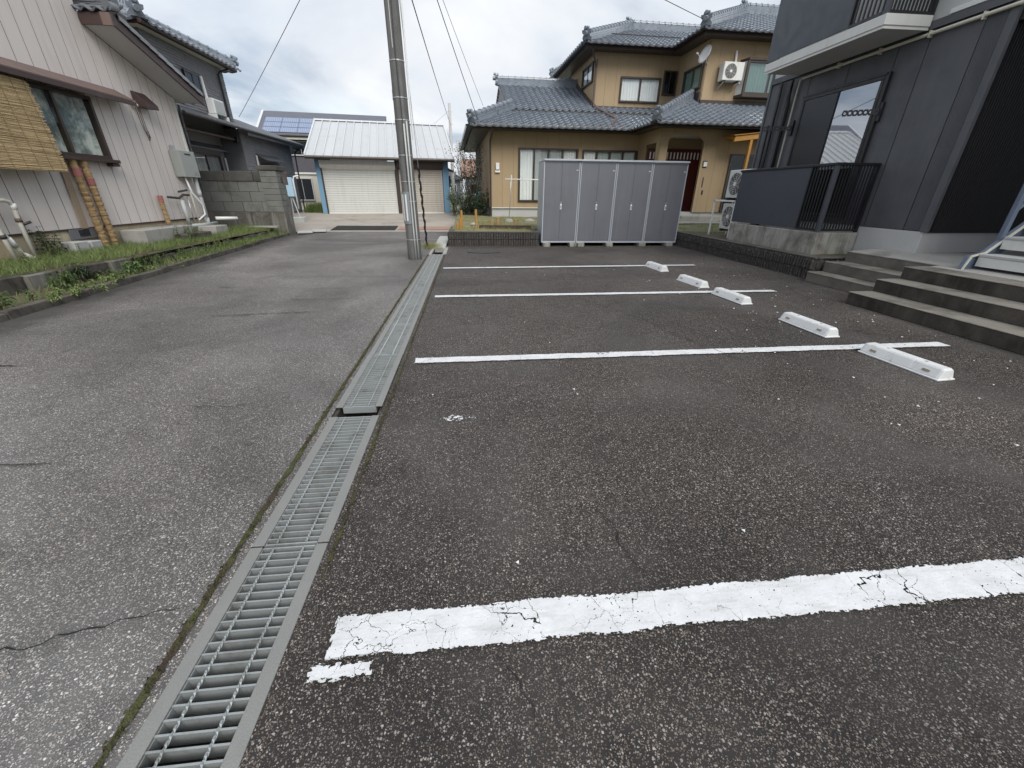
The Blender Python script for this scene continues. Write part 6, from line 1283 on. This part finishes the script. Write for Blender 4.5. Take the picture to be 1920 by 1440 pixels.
single('covered_mound', MB().add([Vector((1.15, 24, .4))+Vector((math.cos(2*PI*j/12)*.95*math.cos(i*PI/10), math.sin(2*PI*j/12)*.7*math.cos(i*PI/10), 1.25*math.sin(i*PI/10)+.05*math.sin(j*2.1+i))) for i in range(6) for j in range(12)], [(i*12+j, i*12+(j+1) % 12, (i+1)*12+(j+1) % 12, (i+1)*12+j) for i in range(5) for j in range(12)]), 'teal_cover', 'teal sheet covered mound behind the tan house corner', 'covered mound', None, 0, True)
def far_pole(label, x, y, h, r, arms=()):
    t = thing('utility_pole', label, 'utility pole', (x, y, .3), 0, 'distant utility poles'); build('shaft', MB().tube([(x, y, .3), (x, y, h)], [r, r*.72], 12), 'conc_light' if r < .2 else 'pole', t, smooth=True)
    for z_, w in arms: build('crossarm', MB().box(x-w, x+w, y-.05, y+.05, z_-.05, z_+.05), 'steel', t)
    st = MB()
    for i in range(int((h-2)/.45)): st.box(x-(r+.12)*(i % 2), x+(r+.12)*((i+1) % 2), y-.012, y+.012, 2+.45*i, 2.02+.45*i)
    build('climbing_pegs', st, 'steel', t)
far_pole('distant grey pole rising behind the garage right end', -1.28, 40, 8.0, .15, ((7.0, .1),))
far_pole('thin far pole, left of a close pair beside the garage', -1.16, 60, 7.35, .13, ((6.4, .7), (5.6, .6)))
far_pole('thin far pole, right of a close pair beside the garage', -.78, 60, 7.5, .13, ((6.6, .7), (5.0, .6)))
wire('faint far wires crossing behind the tan house eave', (-1.0, 60, 6.4), (14, 62, 7.0), .03, .4, 'wire_pale'); wire('lower faint far wire behind the tan house eave', (-1.0, 60, 5.6), (14, 62, 5.9), .03, .4, 'wire_pale'); wire('short wire rising to the distant pole behind the garage roof', (-2.9, 38, 6.0), (-1.3, 40, 7.5), .012, .02, 'wire_pale')
def far_house(label, x0, x1, y0, y1, zw, zr, wm, rm, along_x=True, wins=()):
    t = thing('far_house', label, 'house', ((x0+x1)/2, (y0+y1)/2, .3), 0, 'far houses'); build('wall', MB().box(x0, x1, y0, y1, .2, zw), wm, t); ym, xm = (y0+y1)/2, (x0+x1)/2; o = .4
    pr = [(x0-o, y0-o, zw-.1), (x0-o, y1+o, zw-.1), (x0-o, ym, zr)] if along_x else [(x0-o, y0-o, zw-.1), (x1+o, y0-o, zw-.1), (xm, y0-o, zr)]
    build('roof', MB().prism(pr, (x1-x0+2*o, 0, 0) if along_x else (0, y1-y0+2*o, 0)), rm, t)
    for (a, b, c, d_) in wins: f_ = build('window', MB().box(a, b, y0-.06, y0-.005, c, d_), 'offwhite', t); build('pane', MB().box(a+.06, b-.06, y0-.07, y0-.061, c+.06, d_-.06), 'glass_mirror', f_)
far_house('far brown roofed house behind the twiggy shrub', -.2, 6, 46, 52, 2.9, 4.6, 'grey_far', 'brick_far', True, ((.3, 1.2, 1.2, 2.2), (2.0, 3.0, 1.2, 2.2)))
far_house('far pale grey house seen beside the garage side wall', -3.4, -.9, 52, 58, 2.8, 3.9, 'grey_far', 'slate', False, ((-2.0, -1.3, 1.2, 2.2),))
far_house('far house partly hidden behind the solar roofed house', -24, -16, 40, 48, 4.0, 5.4, 'house_cream', 'slate', True, ((-22, -20.5, 2, 3),))
far_house('far dark roofed house low between the poles', -6, -2.2, 70, 76, 3.0, 4.4, 'grey_far', 'grey_roof', True, ((-5, -4, 1.2, 2.2),))
single('metal_plate', MB().tube([(.35, 10.55, .002), (.35, 10.55, .016)], .42, 28), 'plate', 'dark oval metal cover on the asphalt left of the lockers', 'cover').scale = (1, .55, 1)
